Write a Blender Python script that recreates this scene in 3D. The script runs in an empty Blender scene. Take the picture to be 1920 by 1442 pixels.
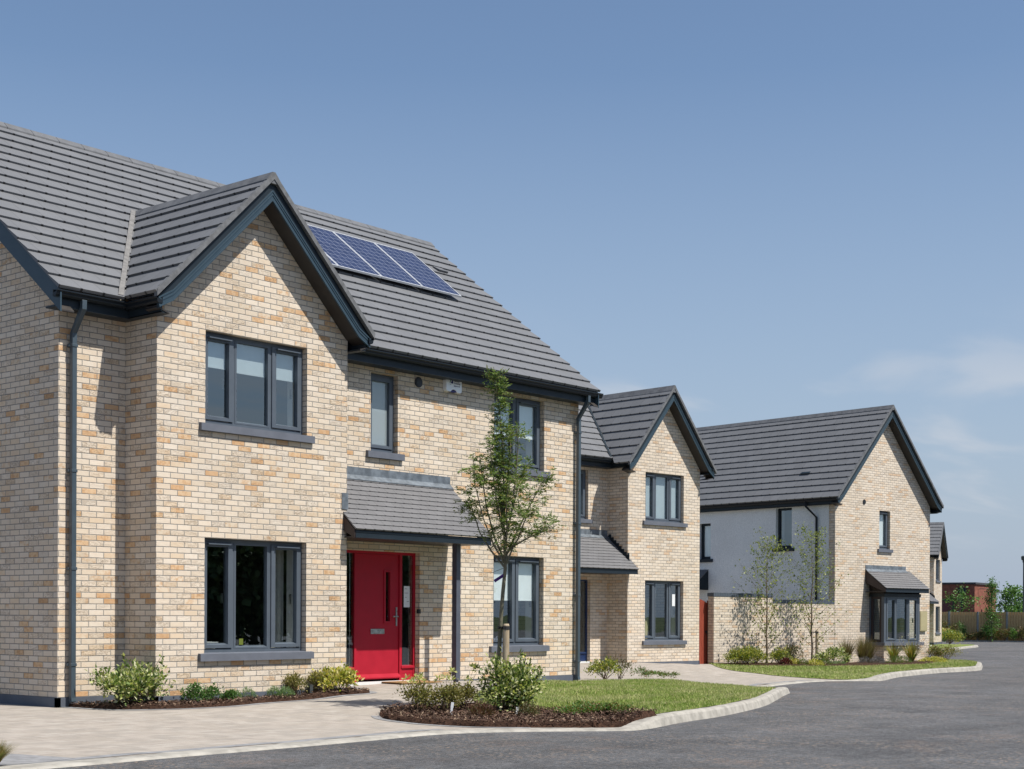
import bpy, bmesh, math, random
import numpy as np
from mathutils import Vector, Matrix

# ------------------------------------------------------------------ camera, sky, sun, exposure
scene = bpy.context.scene
col = scene.collection
SUN = Vector((0.22, -1.0, 1.6)).normalized()

cam_d = bpy.data.cameras.new('camera')
cam = bpy.data.objects.new('camera', cam_d)
col.objects.link(cam)
cam_d.sensor_fit = 'HORIZONTAL'
cam_d.sensor_width = 36.0
cam_d.lens = 52.62
cam_d.shift_x = 0.00316
cam_d.shift_y = 0.2298
cam_d.clip_start = 0.1
cam_d.clip_end = 5000
def cam_axes(yaw, pitch, roll):
    f = Vector((math.sin(yaw), math.cos(yaw), 0)); r = Vector((math.cos(yaw), -math.sin(yaw), 0)); u = Vector((0, 0, 1))
    f2 = f*math.cos(pitch)+u*math.sin(pitch); u2 = u*math.cos(pitch)-f*math.sin(pitch)
    r3 = r*math.cos(roll)+u2*math.sin(roll); u3 = u2*math.cos(roll)-r*math.sin(roll)
    return r3, u3, f2
_r, _u, _f = cam_axes(0.866832, -0.003141, 0.004782)
cam.matrix_world = Matrix(((_r.x, _u.x, -_f.x, -11.8237), (_r.y, _u.y, -_f.y, -16.0418), (_r.z, _u.z, -_f.z, 1.08158), (0, 0, 0, 1)))
scene.camera = cam

world = bpy.data.worlds.new('World')
scene.world = world
world.use_nodes = True
wn = world.node_tree
for n in list(wn.nodes): wn.nodes.remove(n)
def wnode(t, **k):
    n = wn.nodes.new(t)
    for a, b in k.items(): setattr(n, a, b)
    return n
w_out = wnode('ShaderNodeOutputWorld'); w_bg = wnode('ShaderNodeBackground')
w_sky = wnode('ShaderNodeTexSky', sky_type='NISHITA', sun_disc=False, sun_elevation=math.asin(SUN.z), sun_rotation=math.atan2(SUN.x, SUN.y),
              air_density=1.0, dust_density=0.5, ozone_density=2.2, altitude=0)
w_bg.inputs['Strength'].default_value = 0.085
# thin cirrus in the lower sky: laid out by direction on a flat cloud layer
tc = wnode('ShaderNodeTexCoord'); sp = wnode('ShaderNodeSeparateXYZ')
wn.links.new(tc.outputs['Generated'], sp.inputs[0])
def wm(op, a, b=None):
    n = wnode('ShaderNodeMath', operation=op)
    for i, v in enumerate((a, b)):
        if v is None: continue
        if isinstance(v, (int, float)): n.inputs[i].default_value = v
        else: wn.links.new(v, n.inputs[i])
    return n.outputs[0]
zc = wm('MAXIMUM', wm('ADD', sp.outputs[2], 0.10), 0.05)
cx = wm('DIVIDE', sp.outputs[0], zc); cy = wm('DIVIDE', sp.outputs[1], zc)
cmb = wnode('ShaderNodeCombineXYZ'); wn.links.new(cx, cmb.inputs[0]); wn.links.new(cy, cmb.inputs[1])
mp = wnode('ShaderNodeMapping'); mp.inputs['Rotation'].default_value = (0, 0, 0.87); mp.inputs['Scale'].default_value = (0.55, 1.1, 1)
mp.inputs['Location'].default_value = (41.2, 22.8, 0.0)
wn.links.new(cmb.outputs[0], mp.inputs[0])
cn = wnode('ShaderNodeTexNoise'); cn.inputs['Scale'].default_value = 1.9; cn.inputs['Detail'].default_value = 5; cn.inputs['Roughness'].default_value = 0.5
cn.inputs['Distortion'].default_value = 0.3
wn.links.new(mp.outputs[0], cn.inputs['Vector'])
mr = wnode('ShaderNodeMapRange', interpolation_type='SMOOTHSTEP'); mr.inputs[1].default_value = 0.48; mr.inputs[2].default_value = 0.70; mr.inputs[4].default_value = 0.55
wn.links.new(cn.outputs[0], mr.inputs[0])
mz = wnode('ShaderNodeMapRange', interpolation_type='SMOOTHSTEP'); mz.inputs[1].default_value = 0.13; mz.inputs[2].default_value = 0.21; mz.inputs[3].default_value = 1; mz.inputs[4].default_value = 0
wn.links.new(sp.outputs[2], mz.inputs[0])
ml = wnode('ShaderNodeMapRange', interpolation_type='SMOOTHSTEP'); ml.inputs[1].default_value = 0.02; ml.inputs[2].default_value = 0.10
wn.links.new(sp.outputs[2], ml.inputs[0])
mask = wm('MULTIPLY', wm('MULTIPLY', mr.outputs[0], mz.outputs[0]), ml.outputs[0])
cmix = wnode('ShaderNodeMixRGB'); cmix.inputs[2].default_value = (5.2, 5.4, 5.8, 1)
# real summer haze: sky a little greyer than clean air
hmix = wnode('ShaderNodeMixRGB'); hmix.inputs[2].default_value = (3.05, 3.68, 4.75, 1)
hz = wnode('ShaderNodeMapRange'); hz.inputs[1].default_value = 0.0; hz.inputs[2].default_value = 0.34; hz.inputs[3].default_value = 0.95; hz.inputs[4].default_value = 0.0
wn.links.new(sp.outputs[2], hz.inputs[0]); wn.links.new(hz.outputs[0], hmix.inputs[0])
wn.links.new(w_sky.outputs[0], hmix.inputs[1])
wn.links.new(mask, cmix.inputs[0]); wn.links.new(hmix.outputs[0], cmix.inputs[1])
wn.links.new(cmix.outputs[0], w_bg.inputs[0]); wn.links.new(w_bg.outputs[0], w_out.inputs[0])

sun_d = bpy.data.lights.new('sun', 'SUN'); sun_d.energy = 4.6; sun_d.angle = math.radians(0.53); sun_d.color = (1.0, 0.95, 0.87)
sun = bpy.data.objects.new('sun', sun_d); col.objects.link(sun)
sun.rotation_euler = SUN.to_track_quat('Z', 'Y').to_euler(); sun.location = (0, -20, 40)

vs = scene.view_settings
scene.display_settings.display_device = 'sRGB'
vs.view_transform = 'Standard'; vs.look = 'None'; vs.gamma = 1.0; vs.use_curve_mapping = False
vs.exposure = 0.54
scene.render.engine = 'CYCLES'
scene.render.resolution_x = 1024; scene.render.resolution_y = 769
scene.cycles.max_bounces = 8; scene.cycles.transparent_max_bounces = 12
scene.cycles.use_denoising = True

R = math.radians
rnd = random.Random(7)
# ------------------------------------------------------------------ material helper
class NT:
    def __init__(s, name):
        s.m = bpy.data.materials.new(name); s.m.use_nodes = True; s.t = s.m.node_tree
        s.b = s.t.nodes['Principled BSDF']; s.out = s.t.nodes['Material Output']
    def n(s, typ, ins=None, **k):
        nd = s.t.nodes.new(typ)
        for a, b in k.items(): setattr(nd, a, b)
        for i, v in (ins or {}).items(): s.set(nd.inputs[i], v)
        return nd
    def set(s, sock, v):
        if isinstance(v, bpy.types.NodeSocket): s.t.links.new(v, sock)
        elif isinstance(v, (tuple, list)) and sock.type == 'RGBA' and len(v) == 3: sock.default_value = (*v, 1)
        else: sock.default_value = v
    def math(s, op, a, b=0.0, c=0.0): return s.n('ShaderNodeMath', {0: a, 1: b, 2: c}, operation=op).outputs[0]
    def ss(s, v, a, b, lo=0.0, hi=1.0): return s.n('ShaderNodeMapRange', {0: v, 1: a, 2: b, 3: lo, 4: hi}, interpolation_type='SMOOTHSTEP').outputs[0]
    def mix(s, f, a, b): return s.n('ShaderNodeMixRGB', {0: f, 1: a, 2: b}).outputs[0]
    def ramp(s, f, pts, const=False):
        nd = s.n('ShaderNodeValToRGB', {0: f}); cr = nd.color_ramp
        if const: cr.interpolation = 'CONSTANT'
        while len(cr.elements) < len(pts): cr.elements.new(0.5)
        for e, (p, c) in zip(cr.elements, pts): e.position = p; e.color = (*c, 1)
        return nd.outputs[0]
    def noise(s, vec, scale, detail=2.0, rough=0.5, dist=0.0):
        return s.n('ShaderNodeTexNoise', {'Vector': vec, 'Scale': scale, 'Detail': detail, 'Roughness': rough, 'Distortion': dist})
    def P(s, **k):
        names = {'base': 'Base Color', 'rough': 'Roughness', 'metal': 'Metallic', 'normal': 'Normal', 'spec': 'Specular IOR Level', 'coat': 'Coat Weight'}
        for a, v in k.items(): s.set(s.b.inputs[names[a]], v)
        return s.m
    def bump(s, h, strength, dist): return s.n('ShaderNodeBump', {'Strength': strength, 'Distance': dist, 'Height': h}).outputs[0]
    def pos(s): return s.n('ShaderNodeNewGeometry').outputs['Position']
    def obj(s): return s.n('ShaderNodeTexCoord').outputs['Object']
    def uv(s): return s.n('ShaderNodeTexCoord').outputs['UV']

def paint(name, c, rough=0.45, var=0.10, spec=0.5, scale=6.0, metal=0.0, bumpy=0.0):
    t = NT(name); p = t.obj(); c = tuple(v*0.84 for v in c)
    nz = t.noise(p, scale, 4, 0.6).outputs[0]
    f = t.ss(nz, 0.3, 0.7)
    lo = tuple(v*(1-var) for v in c); hi = tuple(min(1, v*(1+var)) for v in c)
    kw = dict(base=t.mix(f, lo, hi), rough=t.ss(nz, 0.2, 0.8, rough-0.06, rough+0.08), spec=spec, metal=metal)
    if bumpy: kw['normal'] = t.bump(t.noise(p, 120, 3).outputs[0], bumpy, 0.004)
    return t.P(**kw)

def brick_mat(name, shift=0.0, pale=0.0):
    t = NT(name); uv = t.uv()
    sx = t.n('ShaderNodeSeparateXYZ', {0: uv}); u, v = sx.outputs[0], sx.outputs[1]
    wob = t.noise(t.n('ShaderNodeVectorMath', {0: uv, 1: (1, 2.5, 1)}, operation='MULTIPLY').outputs[0], 26, 3)
    wv = t.math('MULTIPLY', t.math('SUBTRACT', wob.outputs[0], 0.5), 0.007)
    v2 = t.math('ADD', v, wv)
    row = t.math('FLOOR', t.math('DIVIDE', v2, 0.075))
    fv = t.math('FRACT', t.math('DIVIDE', v2, 0.075))
    ub = t.math('ADD', t.math('DIVIDE', t.math('ADD', u, shift), 0.225), t.math('MULTIPLY', t.math('FLOORED_MODULO', row, 2.0), 0.5))
    colm = t.math('FLOOR', ub); fu = t.math('FRACT', ub)
    du = t.math('MULTIPLY', t.math('MINIMUM', fu, t.math('SUBTRACT', 1.0, fu)), 0.225)
    dv = t.math('MULTIPLY', t.math('MINIMUM', fv, t.math('SUBTRACT', 1.0, fv)), 0.075)
    d = t.math('MINIMUM', du, dv)
    rag = t.noise(uv, 90, 2)
    d = t.math('ADD', d, t.math('MULTIPLY', t.math('SUBTRACT', rag.outputs[0], 0.5), 0.006))
    mask = t.ss(d, 0.0035, 0.0075)
    cid = t.n('ShaderNodeCombineXYZ', {0: colm, 1: row})
    wn_ = t.n('ShaderNodeTexWhiteNoise', {'Vector': cid.outputs[0]}, noise_dimensions='2D')
    r = wn_.outputs['Value']; rc = t.n('ShaderNodeSeparateColor', {0: wn_.outputs['Color']})
    def pl(c): return tuple(v+(w-v)*pale for v, w in zip(c, (0.745, 0.66, 0.55)))
    A = pl((0.735, 0.635, 0.515)); B = pl((0.72, 0.61, 0.48)); Cc = pl((0.71, 0.575, 0.425)); D = pl((0.70, 0.50, 0.315)); E = pl((0.64, 0.42, 0.245))
    base = t.ramp(r, [(0.0, A), (0.34, pl((0.745, 0.655, 0.545))), (0.50, B), (0.76, Cc), (0.85, pl((0.715, 0.60, 0.46))), (0.915, D), (0.98, E)], True)
    off = t.n('ShaderNodeVectorMath', {0: uv, 1: wn_.outputs['Color']}, operation='ADD').outputs[0]
    mot = t.noise(off, 14, 5, 0.65)
    # warm blush that grows in the darker, orange bricks
    blush = t.math('MULTIPLY', t.ss(mot.outputs[0], 0.42, 0.62), t.ss(r, 0.78, 0.97, 0.10, 0.92))
    base = t.mix(blush, base, pl((0.58, 0.345, 0.18)))
    fine = t.noise(uv, 130, 4, 0.7)
    base = t.mix(t.ss(fine.outputs[0], 0.55, 0.8, 0.0, 0.10), base, (0.52, 0.41, 0.29))
    val = t.ss(rc.outputs[1], 0.0, 1.0, 0.80, 0.865)
    base = t.n('ShaderNodeVectorMath', {0: base, 'Scale': val}, operation='SCALE').outputs[0]
    large = t.noise(uv, 0.6, 3)
    base = t.n('ShaderNodeVectorMath', {0: base, 'Scale': t.ss(large.outputs[0], 0.3, 0.7, 0.95, 1.04)}, operation='SCALE').outputs[0]
    mort = t.mix(t.noise(uv, 40, 3).outputs[0], (0.21, 0.20, 0.185), (0.30, 0.285, 0.26))
    colr = t.mix(mask, mort, base)
    # sand-creased faces
    cv = t.n('ShaderNodeVectorMath', {0: off, 1: (9, 24, 1)}, operation='MULTIPLY').outputs[0]
    cr = t.noise(cv, 1.0, 4, 0.6, 1.6)
    ridge = t.math('ABSOLUTE', t.math('SUBTRACT', cr.outputs[0], 0.5))
    crease = t.math('MULTIPLY', t.ss(ridge, 0.0, 0.05), t.ss(rc.outputs[2], 0.35, 0.9, 0.15, 1.0))
    colr = t.mix(t.math('MULTIPLY', t.math('MULTIPLY', t.ss(ridge, 0.0, 0.035, 1.0, 0.0), mask), t.ss(rc.outputs[2], 0.66, 0.95, 0.0, 0.7)), colr, (0.24, 0.165, 0.10))
    h = t.math('ADD', t.math('MULTIPLY', mask, 1.0), t.math('ADD', t.math('MULTIPLY', crease, 0.55), t.math('MULTIPLY', fine.outputs[0], 0.5)))
    return t.P(base=colr, rough=0.93, spec=0.15, normal=t.bump(h, 0.75, 0.007))

def tile_mat(name, gauge, width, c=(0.135, 0.139, 0.147)):
    t = NT(name); uv = t.uv(); sx = t.n('ShaderNodeSeparateXYZ', {0: uv}); u, v = sx.outputs[0], sx.outputs[1]
    row = t.math('FLOOR', t.math('DIVIDE', v, gauge)); fv = t.math('FRACT', t.math('DIVIDE', v, gauge))
    ub = t.math('ADD', t.math('DIVIDE', u, width), t.math('MULTIPLY', t.math('FLOORED_MODULO', row, 2.0), 0.5))
    cm = t.math('FLOOR', ub); fu = t.math('FRACT', ub)
    du = t.math('MULTIPLY', t.math('MINIMUM', fu, t.math('SUBTRACT', 1.0, fu)), width)
    w = t.n('ShaderNodeTexWhiteNoise', {'Vector': t.n('ShaderNodeCombineXYZ', {0: cm, 1: row}).outputs[0]}, noise_dimensions='2D')
    nz = t.noise(t.pos(), 3.0, 5, 0.6); nf = t.noise(t.pos(), 70, 3, 0.7)
    b = t.n('ShaderNodeVectorMath', {0: c, 'Scale': t.ss(w.outputs[0], 0, 1, 0.955, 1.04)}, operation='SCALE').outputs[0]
    b = t.n('ShaderNodeVectorMath', {0: b, 'Scale': t.ss(nz.outputs[0], 0.3, 0.7, 0.95, 1.04)}, operation='SCALE').outputs[0]
    b = t.n('ShaderNodeVectorMath', {0: b, 'Scale': t.ss(nf.outputs[0], 0.3, 0.7, 0.93, 1.06)}, operation='SCALE').outputs[0]
    gap = t.ss(du, 0.002, 0.006, 1.0, 0.0)
    notch = t.math('MULTIPLY', t.ss(du, 0.014, 0.02, 1.0, 0.0), t.ss(fv, 0.05, 0.07, 1.0, 0.0))
    dark = t.math('MAXIMUM', t.math('MULTIPLY', gap, 0.42), notch)
    b = t.mix(dark, b, (0.02, 0.02, 0.022))
    return t.P(base=b, rough=0.62, spec=0.35, normal=t.bump(t.math('ADD', t.math('MULTIPLY', nf.outputs[0], 0.4), t.math('MULTIPLY', gap, -1.0)), 0.35, 0.004))

def leaf_mat(name, cols, trans=0.35, rough=0.5):
    t = NT(name); g = t.n('ShaderNodeNewGeometry'); n = len(cols); cols = [tuple(v*0.86 for v in cc) for cc in cols]
    c = t.ramp(g.outputs['Random Per Island'], [(i/n, cc) for i, cc in enumerate(cols)], True)
    t.P(base=c, rough=rough, spec=0.35)
    tr = t.n('ShaderNodeBsdfTranslucent', {0: t.n('ShaderNodeVectorMath', {0: c, 1: (1.15, 1.2, 0.6)}, operation='MULTIPLY').outputs[0]})
    mx = t.n('ShaderNodeMixShader', {0: trans, 1: t.b.outputs[0], 2: tr.outputs[0]})
    t.t.links.new(mx.outputs[0], t.out.inputs[0])
    return t.m

def glass_mat(name, tint=(0.90, 0.94, 0.94), f0=0.21, frost=0.0):
    t = NT(name); t.t.nodes.remove(t.b)
    gg = t.n('ShaderNodeNewGeometry'); cs = t.math('ABSOLUTE', t.n('ShaderNodeVectorMath', {0: gg.outputs['Normal'], 1: gg.outputs['Incoming']}, operation='DOT_PRODUCT').outputs['Value'])
    fr = t.math('ADD', f0, t.math('MULTIPLY', 1.0-f0, t.math('POWER', t.math('SUBTRACT', 1.0, cs), 5.0)))
    wob = t.bump(t.noise(t.obj(), 1.3, 2).outputs[0], 0.05, 0.02)
    gl = t.n('ShaderNodeBsdfGlossy', {'Roughness': 0.0, 'Color': (0.84, 0.95, 1.0, 1), 'Normal': wob})
    if frost:
        tr = t.n('ShaderNodeMixShader', {0: frost, 1: t.n('ShaderNodeBsdfTransparent', {0: tint}).outputs[0],
              2: t.n('ShaderNodeBsdfDiffuse', {0: (0.36, 0.42, 0.44, 1)}).outputs[0]})
    else:
        tr = t.n('ShaderNodeBsdfTransparent', {0: tint})
    mx = t.n('ShaderNodeMixShader', {0: fr, 1: tr.outputs[0], 2: gl.outputs[0]})
    t.t.links.new(mx.outputs[0], t.out.inputs[0])
    return t.m

M = {}
M['brick'] = brick_mat('buff_brick')
M['brick2'] = brick_mat('buff_brick_pale', 0.07, 0.35)
M['red_brick'] = paint('red_brick', (0.26, 0.105, 0.075), 0.9, 0.25, 0.1, 3)
M['tile'] = tile_mat('roof_tile', 0.30, 0.33)
M['tile_small'] = tile_mat('small_roof_tile', 0.117, 0.19, (0.135, 0.134, 0.138))
M['ridge'] = paint('ridge_tile_concrete', (0.12, 0.125, 0.135), 0.7, 0.2)
M['verge'] = paint('verge_mortar_grey', (0.145, 0.15, 0.158), 0.8, 0.25, 0.3, 9)
M['lead'] = paint('lead_sheet', (0.155, 0.18, 0.205), 0.5, 0.3, 0.5, 7, 0.2)
M['lead_light'] = paint('valley_mortar', (0.19, 0.185, 0.18), 0.75, 0.2, 0.3, 12)
M['barge'] = paint('barge_board_upvc', (0.036, 0.064, 0.088), 0.4, 0.06, 0.35)
M['fascia'] = paint('fascia_upvc', (0.016, 0.025, 0.034), 0.45, 0.06, 0.25)
M['gutter'] = paint('gutter_upvc', (0.010, 0.014, 0.019), 0.4, 0.06, 0.25)
M['pipe'] = paint('downpipe_upvc', (0.055, 0.078, 0.098), 0.35, 0.06)
M['soffit'] = paint('soffit_board', (0.035, 0.030, 0.027), 0.5, 0.12)
M['frame'] = paint('window_frame_upvc', (0.092, 0.112, 0.138), 0.4, 0.05, 0.35)
M['sill'] = paint('sill_painted_concrete', (0.128, 0.140, 0.170), 0.6, 0.08, 0.4, 5, 0, 0.15)
M['plinth'] = paint('plinth_paint', (0.10, 0.115, 0.145), 0.7, 0.12, 0.4, 4, 0, 0.2)
M['post'] = paint('porch_post_paint', (0.085, 0.095, 0.125), 0.45, 0.06)
M['glass'] = glass_mat('window_glass')
M['frost'] = glass_mat('frosted_glass', (0.7, 0.76, 0.76), 0.12, 0.6)
M['white'] = paint('white_plaster', (0.72, 0.73, 0.72), 0.7, 0.04)
M['blind_grey'] = paint('grey_roller_blind', (0.44, 0.50, 0.53), 0.8, 0.03)
M['blind'] = paint('roller_blind_fabric', (0.82, 0.85, 0.85), 0.8, 0.03)
M['curtain'] = paint('curtain_fabric', (0.50, 0.50, 0.46), 0.9, 0.1)
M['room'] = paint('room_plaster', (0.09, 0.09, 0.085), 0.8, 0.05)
M['room_light'] = paint('light_room_plaster', (0.50, 0.50, 0.48), 0.8, 0.05)
M['field'] = paint('far_ground', (0.075, 0.095, 0.04), 0.95, 0.3, 0.1, 0.05)
M['floor'] = paint('room_floor', (0.16, 0.12, 0.09), 0.6, 0.1)
M['red'] = paint('red_door_paint', (0.40, 0.012, 0.030), 0.5, 0.05, 0.22)
M['navy'] = paint('navy_door_paint', (0.012, 0.030, 0.095), 0.35, 0.05)
M['steel'] = paint('brushed_steel', (0.55, 0.57, 0.57), 0.3, 0.08, 0.5, 20, 1.0)
M['black'] = paint('black_plastic', (0.012, 0.012, 0.014), 0.4, 0.1)
M['paper'] = paint('white_paper', (0.78, 0.80, 0.82), 0.8, 0.03)
M['plastic_white'] = paint('alarm_box_plastic', (0.93, 0.95, 0.97), 0.35, 0.02)
M['blue_print'] = paint('blue_print', (0.03, 0.03, 0.16), 0.5, 0.02)
M['green_print'] = paint('green_print', (0.02, 0.22, 0.17), 0.5, 0.02)
M['purple'] = paint('purple_ribbon', (0.07, 0.015, 0.22), 0.5, 0.1)
M['concrete'] = paint('kerb_concrete', (0.375, 0.355, 0.315), 0.9, 0.22, 0.2, 5, 0, 0.5)
M['post_conc'] = paint('fence_post_concrete', (0.30, 0.31, 0.32), 0.9, 0.15, 0.2, 8)
M['cream'] = paint('meter_box_cream', (0.42, 0.37, 0.21), 0.5, 0.06)
M['dark_wood'] = paint('dark_stained_boards', (0.035, 0.022, 0.022), 0.6, 0.2)
M['coir'] = paint('coir_mat', (0.34, 0.21, 0.10), 0.95, 0.2, 0.1, 60, 0, 0.8)
M['soil'] = paint('soil', (0.045, 0.030, 0.022), 0.95, 0.3, 0.1, 25, 0, 0.8)
M['rubber'] = paint('rubber_tie', (0.02, 0.02, 0.02), 0.7, 0.1)
M['gate_post'] = paint('gate_post_stain', (0.18, 0.042, 0.026), 0.55, 0.2)
M['metal_dark'] = paint('dark_metal', (0.06, 0.07, 0.075), 0.45, 0.1)
M['roof_felt'] = paint('flat_roof_trim', (0.05, 0.05, 0.055), 0.7, 0.1)

def wood_mat(name, a, b, sc=(14, 14, 1.2), rough=0.6):
    t = NT(name); p = t.n('ShaderNodeMapping', {0: t.obj(), 'Scale': sc}).outputs[0]
    n = t.noise(p, 3.0, 5, 0.65, 0.8)
    return t.P(base=t.mix(t.ss(n.outputs[0], 0.3, 0.7), a, b), rough=rough, spec=0.3, normal=t.bump(n.outputs[0], 0.3, 0.004))
M['stake'] = wood_mat('stake_wood', (0.30, 0.23, 0.15), (0.44, 0.36, 0.25))
M['gate'] = wood_mat('gate_stained_wood', (0.20, 0.036, 0.020), (0.29, 0.065, 0.038))
M['fence'] = wood_mat('fence_boards', (0.38, 0.255, 0.125), (0.55, 0.38, 0.20), (10, 10, 1.0), 0.8)
M['bark'] = wood_mat('tree_bark', (0.085, 0.085, 0.055), (0.19, 0.17, 0.12), (20, 20, 6), 0.85)
M['birch_bark'] = wood_mat('birch_bark', (0.10, 0.075, 0.05), (0.22, 0.17, 0.12), (16, 16, 8), 0.8)
M['twig'] = paint('twig_bark', (0.10, 0.065, 0.04), 0.85, 0.25, 0.2, 30)

def render_mat():
    t = NT('grey_roughcast_render'); p = t.pos()
    v = t.n('ShaderNodeTexVoronoi', {'Vector': p, 'Scale': 70.0}); n = t.noise(p, 45, 4, 0.7); l = t.noise(p, 0.8, 4)
    b = t.mix(t.ss(n.outputs[0], 0.35, 0.65), (0.56, 0.60, 0.61), (0.80, 0.83, 0.835))
    b = t.n('ShaderNodeVectorMath', {0: b, 'Scale': t.ss(l.outputs[0], 0.3, 0.7, 0.95, 1.05)}, operation='SCALE').outputs[0]
    return t.P(base=b, rough=0.95, spec=0.1, normal=t.bump(t.math('ADD', v.outputs[0], n.outputs[0]), 0.9, 0.008))
M['render'] = render_mat()

def paver_mat():
    t = NT('driveway_paving'); p = t.n('ShaderNodeMapping', {0: t.pos(), 'Rotation': (0, 0, -0.10)}).outputs[0]
    sx = t.n('ShaderNodeSeparateXYZ', {0: p}); u, v = sx.outputs[0], sx.outputs[1]
    row = t.math('FLOOR', t.math('DIVIDE', v, 0.16)); fv = t.math('FRACT', t.math('DIVIDE', v, 0.16))
    rs = t.n('ShaderNodeTexWhiteNoise', {'W': row}, noise_dimensions='1D').outputs[0]
    ub = t.math('ADD', t.math('DIVIDE', u, 0.24), rs); cm = t.math('FLOOR', ub); fu = t.math('FRACT', ub)
    du = t.math('MULTIPLY', t.math('MINIMUM', fu, t.math('SUBTRACT', 1.0, fu)), 0.24)
    dv = t.math('MULTIPLY', t.math('MINIMUM', fv, t.math('SUBTRACT', 1.0, fv)), 0.16)
    d = t.math('MINIMUM', du, dv)
    w = t.n('ShaderNodeTexWhiteNoise', {'Vector': t.n('ShaderNodeCombineXYZ', {0: cm, 1: row}).outputs[0]}, noise_dimensions='2D')
    b = t.ramp(w.outputs[0], [(0, (0.325, 0.29, 0.25)), (0.3, (0.35, 0.312, 0.272)), (0.6, (0.31, 0.28, 0.245)), (0.85, (0.36, 0.325, 0.285))], True)
    n = t.noise(p, 5, 5, 0.65); n2 = t.noise(p, 120, 3, 0.7)
    b = t.n('ShaderNodeVectorMath', {0: b, 'Scale': t.ss(n.outputs[0], 0.3, 0.7, 0.90, 1.06)}, operation='SCALE').outputs[0]
    b = t.n('ShaderNodeVectorMath', {0: b, 'Scale': t.ss(n2.outputs[0], 0.3, 0.7, 0.9, 1.06)}, operation='SCALE').outputs[0]
    g = t.math('MULTIPLY', t.ss(d, 0.002, 0.006, 1.0, 0.0), t.ss(t.noise(p, 1.7, 3).outputs[0], 0.42, 0.62, 0.15, 0.75))
    b = t.mix(g, b, (0.17, 0.14, 0.12))
    spots = t.ss(t.n('ShaderNodeTexVoronoi', {'Vector': p, 'Scale': 1.6}).outputs[0], 0.012, 0.02, 1.0, 0.0)
    b = t.mix(spots, b, (0.05, 0.045, 0.04))
    return t.P(base=b, rough=0.85, spec=0.25, normal=t.bump(t.math('ADD', t.math('MULTIPLY', g, -1.0), t.math('MULTIPLY', n2.outputs[0], 0.4)), 0.5, 0.005))
M['paver'] = paver_mat()
M['sett'] = paint('grey_setts', (0.27, 0.27, 0.275), 0.85, 0.2, 0.2, 9, 0, 0.4)

def asphalt_mat():
    t = NT('asphalt'); p = t.pos()
    n1 = t.noise(p, 0.35, 5, 0.6); n2 = t.noise(p, 160, 3, 0.75); n3 = t.noise(p, 2.2, 5, 0.65, 0.6)
    vo = t.n('ShaderNodeTexVoronoi', {'Vector': p, 'Scale': 38.0})
    b = t.mix(t.ss(n1.outputs[0], 0.35, 0.65), (0.074, 0.075, 0.078), (0.100, 0.101, 0.105))
    b = t.n('ShaderNodeVectorMath', {0: b, 'Scale': t.ss(n3.outputs[0], 0.3, 0.7, 0.80, 1.14)}, operation='SCALE').outputs[0]
    n4 = t.noise(p, 20, 5, 0.8)
    b = t.n('ShaderNodeVectorMath', {0: b, 'Scale': t.ss(n2.outputs[0], 0.3, 0.7, 0.55, 1.5)}, operation='SCALE').outputs[0]
    b = t.n('ShaderNodeVectorMath', {0: b, 'Scale': t.ss(n4.outputs[0], 0.33, 0.67, 0.58, 1.42)}, operation='SCALE').outputs[0]
    w = t.n('ShaderNodeTexWhiteNoise', {'Vector': vo.outputs['Position']}, noise_dimensions='3D').outputs[0]
    b = t.mix(t.math('MULTIPLY', t.ss(w, 0.84, 0.95, 0.0, 0.9), t.ss(t.noise(p, 0.55, 4, 0.6).outputs[0], 0.40, 0.62, 0.15, 1.0)), b, (0.235, 0.185, 0.145))
    patch = t.math('MULTIPLY', t.ss(t.noise(p, 0.9, 5, 0.65).outputs[0], 0.55, 0.70), t.ss(t.noise(p, 50, 2).outputs[0], 0.45, 0.6, 0.0, 0.55))
    b = t.mix(patch, b, (0.20, 0.135, 0.10))
    stv = t.n('ShaderNodeMapping', {0: p, 'Rotation': (0, 0, -0.45), 'Scale': (0.16, 1.5, 1)}).outputs[0]
    st = t.noise(stv, 1.1, 5, 0.65, 0.4)
    b = t.n('ShaderNodeVectorMath', {0: b, 'Scale': t.ss(st.outputs[0], 0.34, 0.62, 0.90, 1.05)}, operation='SCALE').outputs[0]
    # faint tyre arcs
    sxx = t.n('ShaderNodeVectorMath', {0: p, 1: (14.0, -12.0, 0)}, operation='SUBTRACT').outputs[0]
    ln = t.n('ShaderNodeVectorMath', {0: sxx}, operation='LENGTH').outputs['Value']
    arc = t.ss(t.noise(t.n('ShaderNodeCombineXYZ', {0: ln}).outputs[0], 1.6, 3, 0.7).outputs[0], 0.50, 0.75, 0.0, 0.30)
    b = t.mix(arc, b, (0.125, 0.12, 0.122))
    return t.P(base=b, rough=0.85, spec=0.3, normal=t.bump(t.math('ADD', n2.outputs[0], vo.outputs[0]), 0.8, 0.008))
M['asphalt'] = asphalt_mat()

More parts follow.
